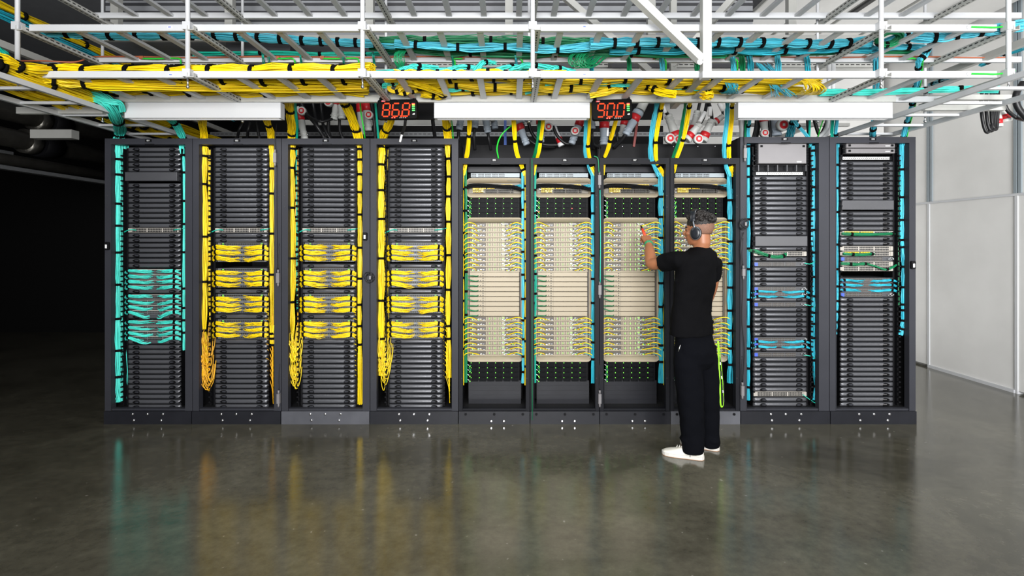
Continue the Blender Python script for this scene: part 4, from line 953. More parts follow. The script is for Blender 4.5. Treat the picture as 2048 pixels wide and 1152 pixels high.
pts = [P(1778 + 22 * math.cos(a), 76 + 13 * math.sin(a) - 5 * math.cos(a), 3.72 + .03 * math.sin(a)) for a in [j * math.pi * 2 / 14 * 1.6 for j in range(20)]]
hb('green cable coil strapped at right front post', pts, 30, .004, .024, .020, 'green', 287, (.2, .6), samples=46)
hb('sky-blue bundle rising right from the green coil', [P(1755, 92, 3.85), P(1810, 76, 3.75), P(1870, 75, 3.7), P(1930, 66, 3.62), P(1985, 60, 3.56), P(2045, 52, 3.5)], 60, .004, .034, .04, 'skyblue', 288, (.22, .4, .55, .72, .9), samples=46)
hb('smaller sky-blue bundle below the rising one at right', [P(1740, 100, 3.98), P(1790, 94, 3.95), P(1850, 96, 3.95), P(1852, 106, 4.0), P(1838, 122, 4.02)], 34, .004, .022, .022, 'skyblue', 289, (.35, .55, .9), samples=36)
hb('thin teal cable run behind the copper conductor at left', [P(385, 108, 4.3), P(480, 106, 4.3), P(560, 106, 4.3), P(640, 108, 4.3), P(730, 108, 4.3), P(800, 104, 4.2)], 24, .004, .014, .018, 'teal', 290, (.3, .6, .8), samples=40)
m = MB()
for k in range(16):
    x0 = 800 + q.uniform(0, 12)
    m.tube(smoothpath([P(x0 + 10, 96, 3.9), P(x0 - 6 + q.uniform(-8, 6), 108, 3.85), P(x0 - 10 + q.uniform(-6, 10), 124, 3.85), P(x0 - 2 + q.uniform(-8, 8), 140, 3.9)], 12), .0034, 4, True, False)
tag(m.build('cable_loop', 'green'), 'green cable loops drooping left of centre below the middle tray', 'cable loops', 'green cable loops')
m = MB()
for k in range(22):
    x0 = 1140 + q.uniform(0, 36)
    m.tube(smoothpath([P(x0 + 30, 100, 3.95), P(x0 + q.uniform(-2, 10), 110, 3.88), P(x0 + q.uniform(-5, 10), 122 + q.uniform(0, 14), 3.86), P(x0 + 22 + q.uniform(-8, 8), 130, 3.9), P(x0 + 42, 112, 3.95)], 14), .0034, 4, True, False)
tag(m.build('cable_loop', 'green'), 'green cable loops drooping right of centre below the middle tray', 'cable loops', 'green cable loops')
DRP = [(524, 'teal'), (600, 'teal'), (685, 'teal'), (745, 'teal'), (536, 'teal'), (903, 'teal'), (1030, 'skyblue'), (1180, 'cyan'), (1256, 'green'), (1322, 'skyblue'), (1392, 'green'), (1464, 'skyblue'), (1482, 'green'), (1498, 'cyan'), (1554, 'skyblue'), (1612, 'cyan')]
for k, (x, cm) in enumerate(sorted(DRP)):
    b = 4 if cm == 'teal' else 14
    hb(f'short {cm.replace("skyblue", "sky-blue")} cable drop between middle and lower trays, {ORD[k]} from left', [P(x, 104, 4.05), P(x + 1, 112, 4.0), P(x + 3, 128, 4.1), P(x + 4, 146, 4.15)], b, .0036, .010 if b < 5 else .022, .008, cm, 400 + k, (), samples=16, wander=.3, group='short drops between the trays', stray=0)
# left depth bundles
for k in range(4):
    x = -3.42 + k * .115
    hb(f'yellow cable bundle running into the depth at far left, {DEP[k]} from the wall side' if False else f'yellow bundle running into the depth at far left, {["outermost", "second", "third", "innermost"][k]} of four', [(x - .02, 2.5, 2.66), (x, 3.2, 2.655), (x + .01, 4, 2.65), (x, 5, 2.655), (x, 6.2, 2.65), (x, 7.4, 2.65)], 40, .005, .05, .04, 'yellow', 420 + k, tuple(.12 + .09 * j for j in range(9)), samples=60, group='yellow bundles into the depth')
hb('yellow bundle bending from the far left onto the lower tray', [P(-40, 132, 3.3), P(30, 146, 3.42), P(100, 158, 3.55), P(170, 166, 3.65), P(300, 170, 3.7), P(480, 172, 3.8), P(735, 170, 3.85)], 60, .0045, .04, .05, 'yellow', 430, (.1, .22, .35, .5), samples=44)
for k, (c_, x, z) in enumerate((('cyan', -3.95, 3.42), ('yellow', -3.8, 3.36), ('cyan', -3.6, 3.2))):
    hb(f'dim {["cyan", "yellow", "lower cyan"][k]} bundle receding along the upper left ladder', [(x, 2.8, z), (x, 3.6, z), (x, 4.6, z), (x, 5.6, z), (x, 7, z)], 16, .005, .03, .024, c_, 440 + k, (.1, .25, .4, .55, .7), samples=36)
hb('teal bundle curving down at the far left edge', [P(-5, 96, 3.5), P(8, 108, 3.5), P(18, 122, 3.55), P(22, 140, 3.6)], 14, .005, .02, .02, 'teal', 445, (), samples=20)
for k, (pa, pb) in enumerate((((1960, 130), (2048, 95)), ((1860, 170), (1900, 155)), ((1955, 128), (2000, 114)))):
    if k == 2: continue
    hb(f'short cyan bundle near the right wall, {["upper", "lower"][k]} one', [P(*pa, 4.8), P((pa[0] + pb[0]) / 2, (pa[1] + pb[1]) / 2, 4.6), P(*pb, 4.4)], 14, .004, .02, .02, 'cyan', 450 + k, (.2, .6), samples=18)

# copper conductor with green taps
o = thing('copper_conductor', 'long copper earth conductor along the back rail of the middle tray', 'conductor', (0, 0, 0))
MB().tube(smoothpath([P(x, 114 + 1.1 * math.sin(x * .02), 4.07) for x in range(180, 2060, 40)], 100), .0055, 8).build('bar', 'copper', o)
for x in (284, 555, 645, 925, 1028, 1310, 1455, 1808): MB().cbox(P(x, 115.5, 4.065), .03, .022, .022).build('clamp', 'copper', o)
MB().tube(smoothpath([P(25, 122, 3.75), P(90, 122, 3.9), P(150, 124, 4.0), P(180, 114, 4.07)], 24), .0055, 8).build('bar_end', 'copper', o)
TAP = [(284, 362), (555, 590), (645, 718), (925, 910), (1028, 1045), (1310, 1332), (1455, 1475), (1808, 1835)]
for k, (a, b) in enumerate(TAP):
    cord('earth_cable', f'bright green earth cable tapped off the copper conductor, {ORD[k]} from left', 'green earth cables', [P(a, 117, 4.06), P((a * 2 + b) / 3, 117.5, 4.05), P(b - 8, 116.5, 4.05), P(b - 1, 121, 4.05), P(b, 130, 4.08), P(b, 140, 4.12)], .006, 'earth_green', 20)
for k, (x0, y0, d) in enumerate(((1938, 54, 3.48), (1938, 147.5, 3.48))):
    o = cord('earth_lead', f'green earth lead with silver lug on the {["middle", "lower"][k]} tray rail at right', 'green earth leads', [P(x0, y0, d), P(x0 + 30, y0 + .5, d), P(x0 + 60, y0 + .5, d), P(x0 + 92, y0 - 6, 3.5)], .006, 'earth_green', 16)
    MB().tube([P(x0, y0, d - .004), P(x0, y0, d + .004)], .012, 10).build('lug', 'silver', o)
# rail stickers
for x, y, nm in ((340, 54.5, 'middle rail at left'), (342, 150, 'lower rail at left'), (1170, 53.5, 'middle rail right of centre'), (1170, 149, 'lower rail right of centre')):
    o = MB().cbox(P(x, y, DF - .0155), .032, .002, .014).build('rail_sticker', 'lettering_white'); tag(o, f'small blue lettered sticker on the {nm}', 'sticker', 'rail stickers')
    MB().cbox(P(x - 1, y - .5, DF - .0168), .018, .001, .006).build('logo', 'blue_tag', o)

# loose leads and hoses around the rack tops
def hose(label, pts, r, material='rubber', cat='cable', name='power_cable', group='black power cables', s=26): return cord(name, label, group, [P(*p) for p in pts], r, material, s, cat, 10)
HZ = [([(600, 200, 5.0), (612, 225, 5.0), (632, 250, 4.95), (650, 278, 5.0)], 'first'), ([(625, 200, 5.1), (629, 225, 5.1), (636, 255, 5.0), (655, 282, 5.0)], 'second'), ([(641, 200, 5.2), (644, 230, 5.2), (648, 255, 5.1), (665, 285, 5.1)], 'third'), ([(657, 243, 5.2), (657, 262, 5.2), (663, 284, 5.2)], 'fourth'), ([(679, 238, 5.1), (680, 262, 5.1), (690, 285, 5.1)], 'fifth'), ([(742, 205, 4.9), (748, 240, 4.9), (751, 282, 4.95)], 'sixth'), ([(864, 215, 4.9), (866, 245, 4.9), (871, 282, 5.0)], 'seventh'), ([(917, 262, 5.0), (916, 300, 5.0), (918, 320, 5.1)], 'eighth'), ([(1046, 248, 5.0), (1054, 275, 5.0), (1080, 292, 5.0), (1110, 295, 5.1)], 'ninth'), ([(1057, 246, 5.1), (1065, 268, 5.1), (1085, 288, 5.1), (1120, 290, 5.1)], 'tenth'), ([(1106, 252, 5.0), (1115, 272, 5.0), (1132, 287, 5.0), (1146, 285, 5.0)], 'eleventh'), ([(1184, 256, 4.95), (1185, 285, 4.95), (1200, 296, 5.0)], 'twelfth'), ([(1252, 268, 5.0), (1240, 282, 5.0), (1225, 294, 5.0)], 'thirteenth'), ([(1233, 264, 5.1), (1236, 285, 5.1), (1240, 296, 5.1)], 'fourteenth'), ([(1512, 225, 5.0), (1512, 250, 5.0), (1506, 278, 5.0)], 'fifteenth'), ([(1522, 225, 5.1), (1518, 250, 5.1), (1512, 280, 5.1)], 'sixteenth'), ([(1536, 225, 5.0), (1539, 250, 5.0), (1541, 280, 5.0)], 'seventeenth'), ([(1614, 225, 5.0), (1616, 255, 5.0), (1618, 280, 5.0)], 'eighteenth'), ([(1626, 225, 5.1), (1632, 252, 5.1), (1640, 270, 5.1), (1650, 254, 5.1), (1656, 235, 5.1)], 'nineteenth')]
for k, (p, n_) in enumerate(HZ): hose(f'black power cable above the racks, {n_} from left', p, .014 if k % 3 else .017)
hose('black power cable looping left to right above third rack from left', [(600, 212, 4.9), (615, 230, 4.9), (640, 243, 4.85), (665, 238, 4.9)], .012)
for k, pts in enumerate(([(486, 246, 4.9), (478, 262, 4.9), (474, 282, 5)], [(500, 244, 4.9), (496, 262, 4.9), (494, 282, 5)], [(512, 244, 5), (516, 262, 5), (520, 282, 5)])): hose(f'black cable in the gap above second rack from left, {ORD[k]} of three', pts, .013, group='black cables above second rack')
for k in range(3): hose(f'{["outer", "middle", "inner"][k]} black cable loop hanging by the right wall', [(1966 + 9 * k, 172, 4.3), (1962 + 10 * k, 205, 4.3), (1966 + 9 * k, 245, 4.3), (1974 + 8 * k, 265 - 3 * k, 4.3), (1984 + 5 * k, 250, 4.3), (1988 + 4 * k, 200, 4.3), (1986 + 5 * k, 176, 4.35)], .0125, group='hanging black cable loops')
hose('black cable sweeping down at the right edge', [(2046, 165, 4.0), (2032, 190, 4.0), (2036, 215, 4.0), (2060, 245, 4.0)], .022)
hose('thin black cable swinging beside the right red plugs', [(2008, 205, 4.3), (2016, 222, 4.3), (2034, 236, 4.3), (2050, 240, 4.2)], .014)
for k, xs in enumerate((1481, 1489)): hose(f'{["left", "right"][k]} white hose behind the right lamp end beside the low racks', [(xs, 222, 4.75), (xs, 240, 4.8), (xs + 2, 262, 4.85), (xs + 1, 278, 4.9)], .018, 'white_cable', 'hose', 'white_hose', 'white hoses')
for k, xs in enumerate((1656, 1665)): hose(f'{["left", "right"][k]} white hose curving into the top of second rack from right', [(xs + 2, 120, 4.7), (xs + 2, 180, 4.7), (xs, 240, 4.8), (xs - 6, 262, 4.85), (xs - 20, 276, 4.9)], .018, 'white_cable', 'hose', 'white_hose', 'white hoses')
hose('bright green cable dropping over third rack right corner', [(720, 195, 4.5), (722, 225, 4.6), (727, 255, 4.65), (730, 277, 4.75)], .006, 'earth_green', name='earth_cable', group='green cables above the racks')
hose('bright green cable arching above fifth rack from left', [(1026, 248, 4.6), (1003, 270, 4.6), (994, 295, 4.65), (997, 317, 4.7)], .006, 'earth_green', name='earth_cable', group='green cables above the racks')
hose('thin bright green cable leaning over second rack from right', [(1648, 236, 4.6), (1641, 255, 4.65), (1636, 274, 4.75)], .005, 'earth_green', name='earth_cable', group='green cables above the racks')
hose('teal cable strip dropping left of the left display', [(750, 200, 4.5), (754, 240, 4.6), (757, 278, 4.75)], .010, 'teal', name='flat_cable', group='green cables above the racks')
hose('teal cable strip dropping above second rack from right', [(1620, 228, 4.6), (1619, 255, 4.7), (1618, 278, 4.8)], .010, 'teal', name='flat_cable', group='green cables above the racks')
o = MB().box(PX(1010.5, 5.4) - .013, PX(1010.5, 5.4) + .013, 5.39, 5.41, 2.0, 2.86).build('blue_strut', 'blue_pole'); tag(o, 'short blue upright behind fifth rack from left', 'strut')
o = MB().bar(P(1274, 246, 5.0), P(1267, 294, 5.0), .035, .02).build('rusty_bar', 'rust'); tag(o, 'dark red bar hanging right of the right display', 'bar')
hose('white tipped probe cable hanging under the left display', [(811, 240, 4.05), (809, 254, 4.1), (804, 268, 4.15)], .011, 'rubber', name='probe_cable', group=None)
o = MB().tube([P(804, 268, 4.15), P(800, 284, 4.15)], .0085, 10).build('cable_tip', 'lettering_white'); tag(o, 'white tip of the probe cable over fourth rack', 'cable tip')
o = MB().tube([P(1216, 256, 4.4), P(1215, 272, 4.4)], .0075, 10).build('cable_tip', 'lettering_white'); tag(o, 'white cable tip hanging under the right display', 'cable tip')
# industrial plugs
def plug(k_label, a, b, r=.034, shell='plug_grey', lid=None, wire=None):
    a, b = P(*a), P(*b); ax = (b - a); L = ax.length; o = thing('industrial_plug', k_label, 'power plug', a, 'industrial power plugs')
    q = ax.normalized().to_track_quat('Z', 'Y'); mt = q.to_matrix()
    def rot(o_): o_.rotation_mode = 'QUATERNION'; o_.rotation_quaternion = q; return o_
    def prof(pr): 
        m = MB(); m.rings([[Vector((math.cos(2 * math.pi * j / 16) * rr, math.sin(2 * math.pi * j / 16) * rr, z * L)) for j in range(16)] for z, rr in pr]); return m
    rot(prof([(0, r * .72), (.02, r * .95), (.1, r * .95), (.11, r * .82), (.2, r * .84), (.21, r * .95), (.26, r * .95), (.27, r * .86), (.58, r * 1.05), (.6, r * 1.05)]).build('shell', shell, o))
    rot(prof([(.6, r * 1.0), (.61, r * 1.18), (.82, r * 1.18), (.83, r * 1.0)]).build('collar', 'plug_red', o))
    rot(prof([(.83, r * 1.1), (.84, r * 1.32), (.95, r * 1.32), (1, r * 1.2)]).build('socket', shell, o))
    m = MB()
    for j in range(6): m.cbox((math.cos(j * 1.05) * r * .98, math.sin(j * 1.05) * r * .98, .16 * L), .006, .006, .012)
    rot(m.build('grip_lug', shell, o))
    if wire: MB().tube(smoothpath([Vector((0, 0, 0)) - a + P(*w) if i_ else Vector((0, 0, 0)) for i_, w in enumerate([None] + wire)], 14), r * .42, 10).build('cable', 'rubber', o)
    if lid:
        lp = P(*lid) - a; m = MB()
        m.rings([[lp + Vector((math.cos(2 * math.pi * j / 20) * rr, y, math.sin(2 * math.pi * j / 20) * rr)) for j in range(20)] for y, rr in ((.03, r * 1.1), (-.01, r * 1.14), (-.016, r * 1.0))])
        l = m.build('lid', 'plug_pale', o); m = MB(); m.rings([[lp + Vector((math.cos(2 * math.pi * j / 20) * rr, y, math.sin(2 * math.pi * j / 20) * rr)) for j in range(20)] for y, rr in ((-.012, r * .8), (-.0175, r * .76))]).build('lid_disc', 'plug_red', l)
        MB().cbox(lp + Vector((0, -.018, 0)), .022, .003, .022).build('lid_mark', 'plug_pale', l)
    return o
plug('pale plug with hanging lid behind the yellow bundle above third rack', (610, 280, 5.0), (596, 215, 5.0), lid=(604, 222, 4.9), shell='plug_pale')
plug('pale grey plug pointing up above third rack, left of a pair', (668, 240, 5.0), (676, 190, 5.0), shell='plug_pale', lid=(657, 205, 4.92))
plug('pale grey plug pointing up above third rack, right of a pair', (684, 238, 4.95), (682, 192, 4.95), shell='plug_pale')
plug('red-collared grey plug hanging right of the wide yellow bundle', (724, 270, 5.05), (720, 195, 5.05), shell='plug_pale')
plug('red-collared plug with white lid left of the left display', (737, 262, 5.0), (732, 195, 5.0), lid=(738, 230, 4.85), shell='plug_pale')
plug('blue-grey plug under the middle lamp, first from left', (918, 260, 4.95), (926, 214, 4.95), wire=[(917, 280, 4.95), (917, 310, 5)])
plug('blue-grey plug under the middle lamp, second from left', (949, 256, 4.95), (955, 212, 4.95), wire=[(948, 275, 4.95), (950, 300, 5)])
plug('blue-grey plug under the middle lamp, third from left', (976, 266, 4.95), (968, 216, 4.95), wire=[(978, 280, 4.95), (982, 300, 5)])
plug('blue-grey plug with red lid under the middle lamp, fourth from left', (990, 258, 5.05), (985, 210, 5.05), lid=(984, 234, 4.95))
plug('blue-grey plug with red top leaning above fifth rack right corner', (1054, 290, 4.95), (1034, 240, 4.95))
plug('blue-grey plug pointing up over the sixth rack, left of a pair', (1043, 246, 5.05), (1042, 205, 5.05))
plug('blue-grey plug pointing up over the sixth rack, right of a pair', (1057, 244, 5.1), (1058, 205, 5.1))
plug('grey plug with white lid behind green and yellow drop', (1082, 285, 5.0), (1080, 225, 5.0), lid=(1097, 254, 4.86))
plug('white and red plug lying diagonally above fifth rack from right', (1106, 250, 5.05), (1124, 292, 5.05), r=.026, shell='white_cable')
plug('grey plug with big white and red lid left of cyan drop', (1143, 288, 4.95), (1166, 228, 4.95), lid=(1150, 262, 4.8))
plug('blue-grey plug hanging at lower left of the right display', (1184, 258, 4.9), (1183, 215, 4.9), wire=[(1184, 275, 4.9), (1186, 298, 5)])
plug('steel plug with red ring under the right display', (1208, 290, 5.0), (1209, 235, 5.0), r=.04)
plug('pale plug with red ring behind the display yellow drop', (1242, 275, 5.1), (1252, 235, 5.1), shell='plug_pale')
plug('long blue-grey plug leaning right of the right display', (1251, 270, 4.85), (1278, 222, 4.85), r=.038, wire=[(1244, 280, 4.88), (1228, 296, 4.95)])
o = MB().tube([P(1280, 220, 4.85), P(1296, 190, 4.85)], [.044, .036], 14).build('plug_hood', 'plug_pale'); tag(o, 'pale grey socket hood above the long leaning plug', 'plug socket')
plug('pale grey plug leaning left in the plug cluster', (1336, 230, 4.95), (1356, 285, 4.95), r=.040, shell='plug_pale', wire=[(1328, 218, 4.9), (1322, 206, 4.95)], lid=(1340, 277, 4.82))
plug('pale grey plug upright behind green and yellow drop', (1396, 222, 5.1), (1382, 272, 5.1), r=.036, shell='plug_pale', wire=[(1400, 205, 5.1), (1406, 190, 5.1)])
plug('pale grey plug leaning right at the centre of cluster', (1400, 248, 4.9), (1372, 280, 4.9), r=.036, shell='plug_pale', wire=[(1408, 232, 4.9), (1414, 205, 4.95)], lid=(1356, 279, 4.82))
plug('pale grey plug leaning right at the edge of cluster', (1424, 240, 4.95), (1404, 282, 4.95), r=.038, shell='plug_pale', wire=[(1422, 222, 4.9), (1416, 200, 4.95)], lid=(1397, 278, 4.84))
plug('thin plug stub at upper right of the cluster', (1446, 232, 5.0), (1428, 246, 5.0), r=.028, shell='plug_pale', wire=[(1444, 218, 5), (1436, 202, 5)])
for k, (a, b) in enumerate(((( 1331, 226), (1325, 213)), ((1399, 244), (1410, 224)), ((1420, 232), (1420, 214)), ((1446, 222), (1438, 206)))):
    d_ = 4.83 if k else 4.86
    o = MB().tube([P(*a, d_), P(*b, d_)], .019, 12).build('cable_label', 'lettering_white'); tag(o, f'white wrap label on a plug cable in the cluster, {ORD[k]} from left', 'label', 'white cable wraps')
plug('red-collared plug with round lid left above second rack from right', (1530, 272, 5.0), (1526, 225, 5.0), shell='plug_pale', lid=(1529, 266, 4.9))
plug('large grey plug with red top above second rack from right', (1553, 272, 5.0), (1552, 218, 5.0), r=.05, lid=(1566, 250, 4.88))
plug('red plug hanging by the right wall, left of a pair', (1996, 215, 4.4), (1996, 254, 4.4), r=.026, shell='plug_pale')
plug('red plug hanging by the right wall, right of a pair', (2004, 205, 4.4), (2013, 244, 4.4), r=.030, shell='plug_pale')
# black sheet behind the low racks
o = MB().box(PX(1195, 5.0), PX(1478, 5.0), 5.0, 5.02, LOW - .05, PZ(288, 5.0)).build('cover_sheet', 'dark_sheet'); tag(o, 'black cover sheet standing behind the right low racks', 'sheet')
m = MB()
for x in (1245, 1268, 1347, 1396, 1430): m.ell(P(x, 293, 4.998), .006, .004, .006, 8, 6)
m.build('screw', 'bolt_steel', o)
o = MB().box(PX(920, 5.2), PX(1195, 5.2), 5.2, 5.22, LOW - .1, PZ(290, 5.2)).build('cover_sheet', 'dark_sheet'); tag(o, 'black cover sheet standing behind the left low racks', 'sheet')

# ------------------------------------------------------------------ sound level displays
SEG = {'8': 'abcdefg', '6': 'acdefg', '9': 'abcdfg', '0': 'abcdef'}
def display(label, px, py, w_px, h_px, tilt, digits, d=4.02):
    z = PZ(py, d); o = thing('level_display', label, 'display', (PX(px, d), d, z), 'sound level displays'); o.rotation_euler = (0, tilt, 0)
    w, h = w_px / F * d / 2, h_px / F * d / 2
    m = MB(); m.rings([rr_ring(w - e, -h + e, h - e, .018, y) for y, e in ((0, .004), (.004, 0), (.035, 0), (.038, .003))], True, False).build('housing', 'display_black', o)
    xs = (-.56 * w, -.08 * w, .42 * w); dw, dh, t = .27 * w, .64 * h, .010
    for q, (xc, dg) in enumerate(zip(xs, digits)):
        m = MB(); zc = -.06 * h; sh = .12
        def seg(x0, z0, x1, z1): m.bar((xc + x0 + z0 * sh, -.0015, zc + z0), (xc + x1 + z1 * sh, -.0015, zc + z1), t, .003, (0, 1, 0))
        a = dw * .62; g = .006
        S = {'a': (-a + g, dh, a - g, dh), 'g': (-a + g, 0, a - g, 0), 'd': (-a + g, -dh, a - g, -dh), 'f': (-a, g, -a, dh - g), 'b': (a, g, a, dh - g), 'e': (-a, -dh + g, -a, -g), 'c': (a, -dh + g, a, -g)}
        for s_ in SEG[dg]: seg(*S[s_])
        if q == 1: m.cbox((xc + a + .019 - dh * sh, -.0015, zc - dh), .013, .003, .013)
        m.build('digit', 'digit_red', o)
    m = MB()
    for k in range(3): m.cbox((.80 * w, -.0015, h * (.26 - .2 * k)), .021, .003, .0085)
    m.build('level_bar', 'bar_green', o)
    MB().cbox((.80 * w, -.0015, h * .43), .021, .003, .0075).build('level_bar_amber', 'led_amber', o); MB().cbox((.80 * w, -.0015, h * .53), .021, .003, .006).build('level_bar_red', 'led_red', o)
    MB().cbox((-.70 * w, -.001, h * .83), .03, .003, .011).build('logo_tag', 'tag_red', o)
    text('logo_lettering', 'PCE', .0105, 'lettering_white', o, (-.70 * w, -.0035, h * .83)); text('unit_lettering', 'dB', .018, 'lettering_white', o, (.80 * w, -.002, -h * .5), shear=.2)
    m = MB()
    for k in range(4): m.cbox((.12 * w + k * .014, -.001, -h * .86), .006, .002, .004)
    m.build('button_mark', 'lettering_white', o)
    m = MB().cbox((-.27 * w, -.001, -h * .84), .009, .003, .008).cbox((-.15 * w, -.001, -h * .84), .009, .003, .008); m.build('status_light', 'led_red', o)
    for s in (-1, 1): MB().ell((s * w * .84, .01, h + .006), .013, .013, .013, 12, 8).build('mount_knob', 'black_plastic', o)
    return o
display('black sound level display showing 86.8 between left and middle lamps', 795, 218.5, 80, 40, math.radians(-.8), '868')
display('black sound level display showing 90.0 right of the middle lamp', 1224.5, 219, 80, 41, math.radians(1.6) * -1, '900')
o = MB().box(PX(834, 4.6), PX(868, 4.6), 4.6, 4.62, PZ(239, 4.6), PZ(203, 4.6)).build('dark_plate', 'dark_sheet'); tag(o, 'small dark panel between the left display and middle lamp', 'panel')

# ------------------------------------------------------------------ door latches and leads on the posts
def ferrite(label, px, py, length=.085):
    d = 4.67; z = PZ(py, d); o = thing('door_contact', label, 'door contact', (PX(px, d), d, z), 'door contacts on the posts')
    MB().box(-.013, .013, 0, .028, -length / 2, length / 2).tube([(0, .012, length / 2), (0, .012, length / 2 + .03)], .009, 8).tube([(0, .012, -length / 2 - .03), (0, .012, -length / 2)], .009, 8).build('body', 'warm_grey', o)
    MB().tube(smoothpath([(.0, .02, length / 2 + .03), (-.004, .025, .16), (.004, .03, .3)], 12), .0035, 6).build('lead', 'rubber', o)
    return o
ferrite('grey door contact high on the post between second and third rack', 549, 315)
ferrite('grey door contact at mid height on post between second and third rack', 555, 556)
ferrite('grey door contact near the floor on post between second and third rack', 556, 798)
ferrite('grey door contact high on post left of the seventh rack', 1199.5, 360)
ferrite('grey door contact at mid height on post left of seventh rack', 1200, 580)
ferrite('grey door contact near the floor left of the seventh rack', 1200, 798)
ferrite('grey door contact high on left post of second rack from right', 1491, 306)
ferrite('grey door contact near the floor on left post of second rack from right', 1486, 782)
ferrite('grey door contact at mid height on left post of second rack from right', 1488, 545, .06)
for px, py, nm in ((730, 473, 'third rack right post'), (214, 492, 'left edge post of the leftmost rack'), (1826, 530, 'right edge post of the rightmost rack')):
    o = thing('door_latch', f'small black door latch on the {nm}', 'door latch', (PX(px, 4.69), 4.69, PZ(py, 4.69)), 'black door latches')
    m = MB(); m.rings([rr_ring(.02 - e, -.035 + e, .035 - e, .01, y) for y, e in ((-.012, .003), (-.008, 0), (.012, 0))], True, False).build('body', 'black_plastic', o); MB().box(-.008, .008, -.0135, -.012, -.02, .012).build('label_plate', 'lettering_white', o)
def coil(label, px, py, r, n, group='coiled sensor leads'):
    m = MB(); q = random.Random(px); d = 4.675; c_ = P(px, py, d)
    for k in range(n):
        ex, ez, ox, oz = r * q.uniform(.8, 1.1), r * q.uniform(.9, 1.3), q.uniform(-.01, .01), q.uniform(-.012, .012)
        pts = [c_ + Vector((ox + ex * math.cos(a), q.uniform(-.004, .004), oz + ez * math.sin(a))) for a in [j * math.pi * 2 / 18 for j in range(18)]]
        m.tube(pts + pts[:1], .0035, 6)
    o = m.build('sensor_lead_coil', 'rubber'); tag(o, label, 'coiled lead', group)
    MB().cbox(c_ + Vector((.012, -.008, 0)), .016, .012, .03).build('tag_box', 'warm_grey', o)
coil('coiled black lead hanging on the post between third and fourth rack', 738, 555, .036, 4)
coil('coiled black lead hanging on left post of second rack from right', 1488, 448, .036, 5)
hose('thin black lead down the left post of second rack from right', [(1487, 465, 4.68), (1481, 500, 4.68), (1486, 560, 4.68), (1484, 640, 4.68), (1489, 700, 4.68), (1485, 770, 4.68)], .004, name='sensor_lead', group='thin sensor leads')
hose('thin black lead on post between second and third rack', [(553, 330, 4.685), (553, 420, 4.685), (554, 545, 4.685)], .004, name='sensor_lead', group='thin sensor leads')
hose('thin dark teal lead down the post left of seventh rack', [(1188, 312, 4.66), (1196, 318, 4.66), (1198, 345, 4.66)], .0045, 'green', name='sensor_lead', group='thin sensor leads')
hose('teal lead between contacts on the post left of seventh rack', [(1200, 380, 4.665), (1201, 480, 4.67), (1200.5, 565, 4.665)], .004, 'teal', name='sensor_lead', group='thin sensor leads')
hose('long thin green cable down the front of post between low racks', [(1064, 318, 4.69), (1064, 560, 4.69), (1064.5, 840, 4.685)], .003, 'green', name='green_line', group='thin sensor leads', s=12)

# ------------------------------------------------------------------ dark left side: pipes
def pipe(label, a, b, r, flange=(), material='steel_pipe'):
    o = thing('coolant_pipe', label, 'pipe', a, 'steel pipes at far left'); a, b = Vector(a), Vector(b)
    MB().tube([Vector((0, 0, 0)), b - a], r, 20).build('pipe', material, o)
    for t in flange:
        c_ = (b - a) * t; u = (b - a).normalized()
        MB().tube([c_ - u * .06, c_ - u * .06, c_ + u * .06, c_ + u * .06], [r, r * 1.35, r * 1.35, r], 20).build('flange', 'steel_pipe', o)
        MB().tube([c_ + u * .1, c_ + u * .35], r * 1.5, 12).build('valve_body', 'black_plastic', o)
    return o
pipe('upper thick steel pipe in the dark at far left', (-5.4, 3.2, 3.0), (-5.4, 9.3, 3.0), .10, (.48,))
pipe('lower thick steel pipe in the dark at far left', (-5.4, 3.2, 2.72), (-5.4, 9.3, 2.72), .10, (.46,))
pipe('thin steel pipe lowest of those at far left', (-5.5, 3.2, 2.5), (-5.5, 9.3, 2.5), .06)
o = MB().box(PX(60, 5.6), PX(143, 5.6), 5.6, 5.7, PZ(276, 5.6), PZ(259, 5.6)).build('pipe_bracket', 'channel_white'); tag(o, 'pale bracket carrying the upper pipes at far left', 'bracket')
o = MB().box(-5.95, -5.65, 5.8, 6.1, 2.45, 2.62).build('junction_box', 'chassis_grey'); tag(o, 'grey junction box between the pipes at far left edge', 'box')
o = MB().bar((-5.35, 3.0, 2.38), (-5.35, 9, 2.38), .1, .04).build('pipe_rack_beam', 'chassis_grey'); tag(o, 'dim long beam below the pipes at far left', 'beam')  # grey chosen to paint in the gloom at far left
o = MB().box(-6.8, -4.4, 5.4, 5.6, 3.2, 3.32).build('cross_beam', 'channel_white'); tag(o, 'dim pale cross beam over the pipes at far left', 'beam')
# ceiling gear: louvre bands, dark boxes and light panels over the racks
for k, (y, z, h, nm) in enumerate(((5.3, 3.78, .20, 'frontmost'), (6.0, 3.72, .20, 'middle'), (6.8, 3.66, .20, 'rearmost'))):
    o = thing('ceiling_duct', f'{nm} grey ribbed duct across the ceiling behind the trays', 'duct', (0, y, z), 'grey ribbed ducts')
    MB().box(-4.0, 2.4, 0, .45, -h, h).build('body', 'ceiling_grey', o)
    m = MB()
    for q in range(5): m.box(-4.0, 2.4, -.012, 0, -h + .03 + q * .08, -h + .055 + q * .08)
    m.build('rib', 'blank_grey', o)
for k, x in enumerate((-2.3, -1.25, .35, 1.3, 2.2)):
    o = MB().box(x - .35, x + .25, 5.0, 5.3, 3.22, 3.5).build('fan_box', 'blank_grey'); tag(o, f'dark grey fan box under the ceiling ducts, {ORD[k]} from left', 'fan box', 'fan boxes')
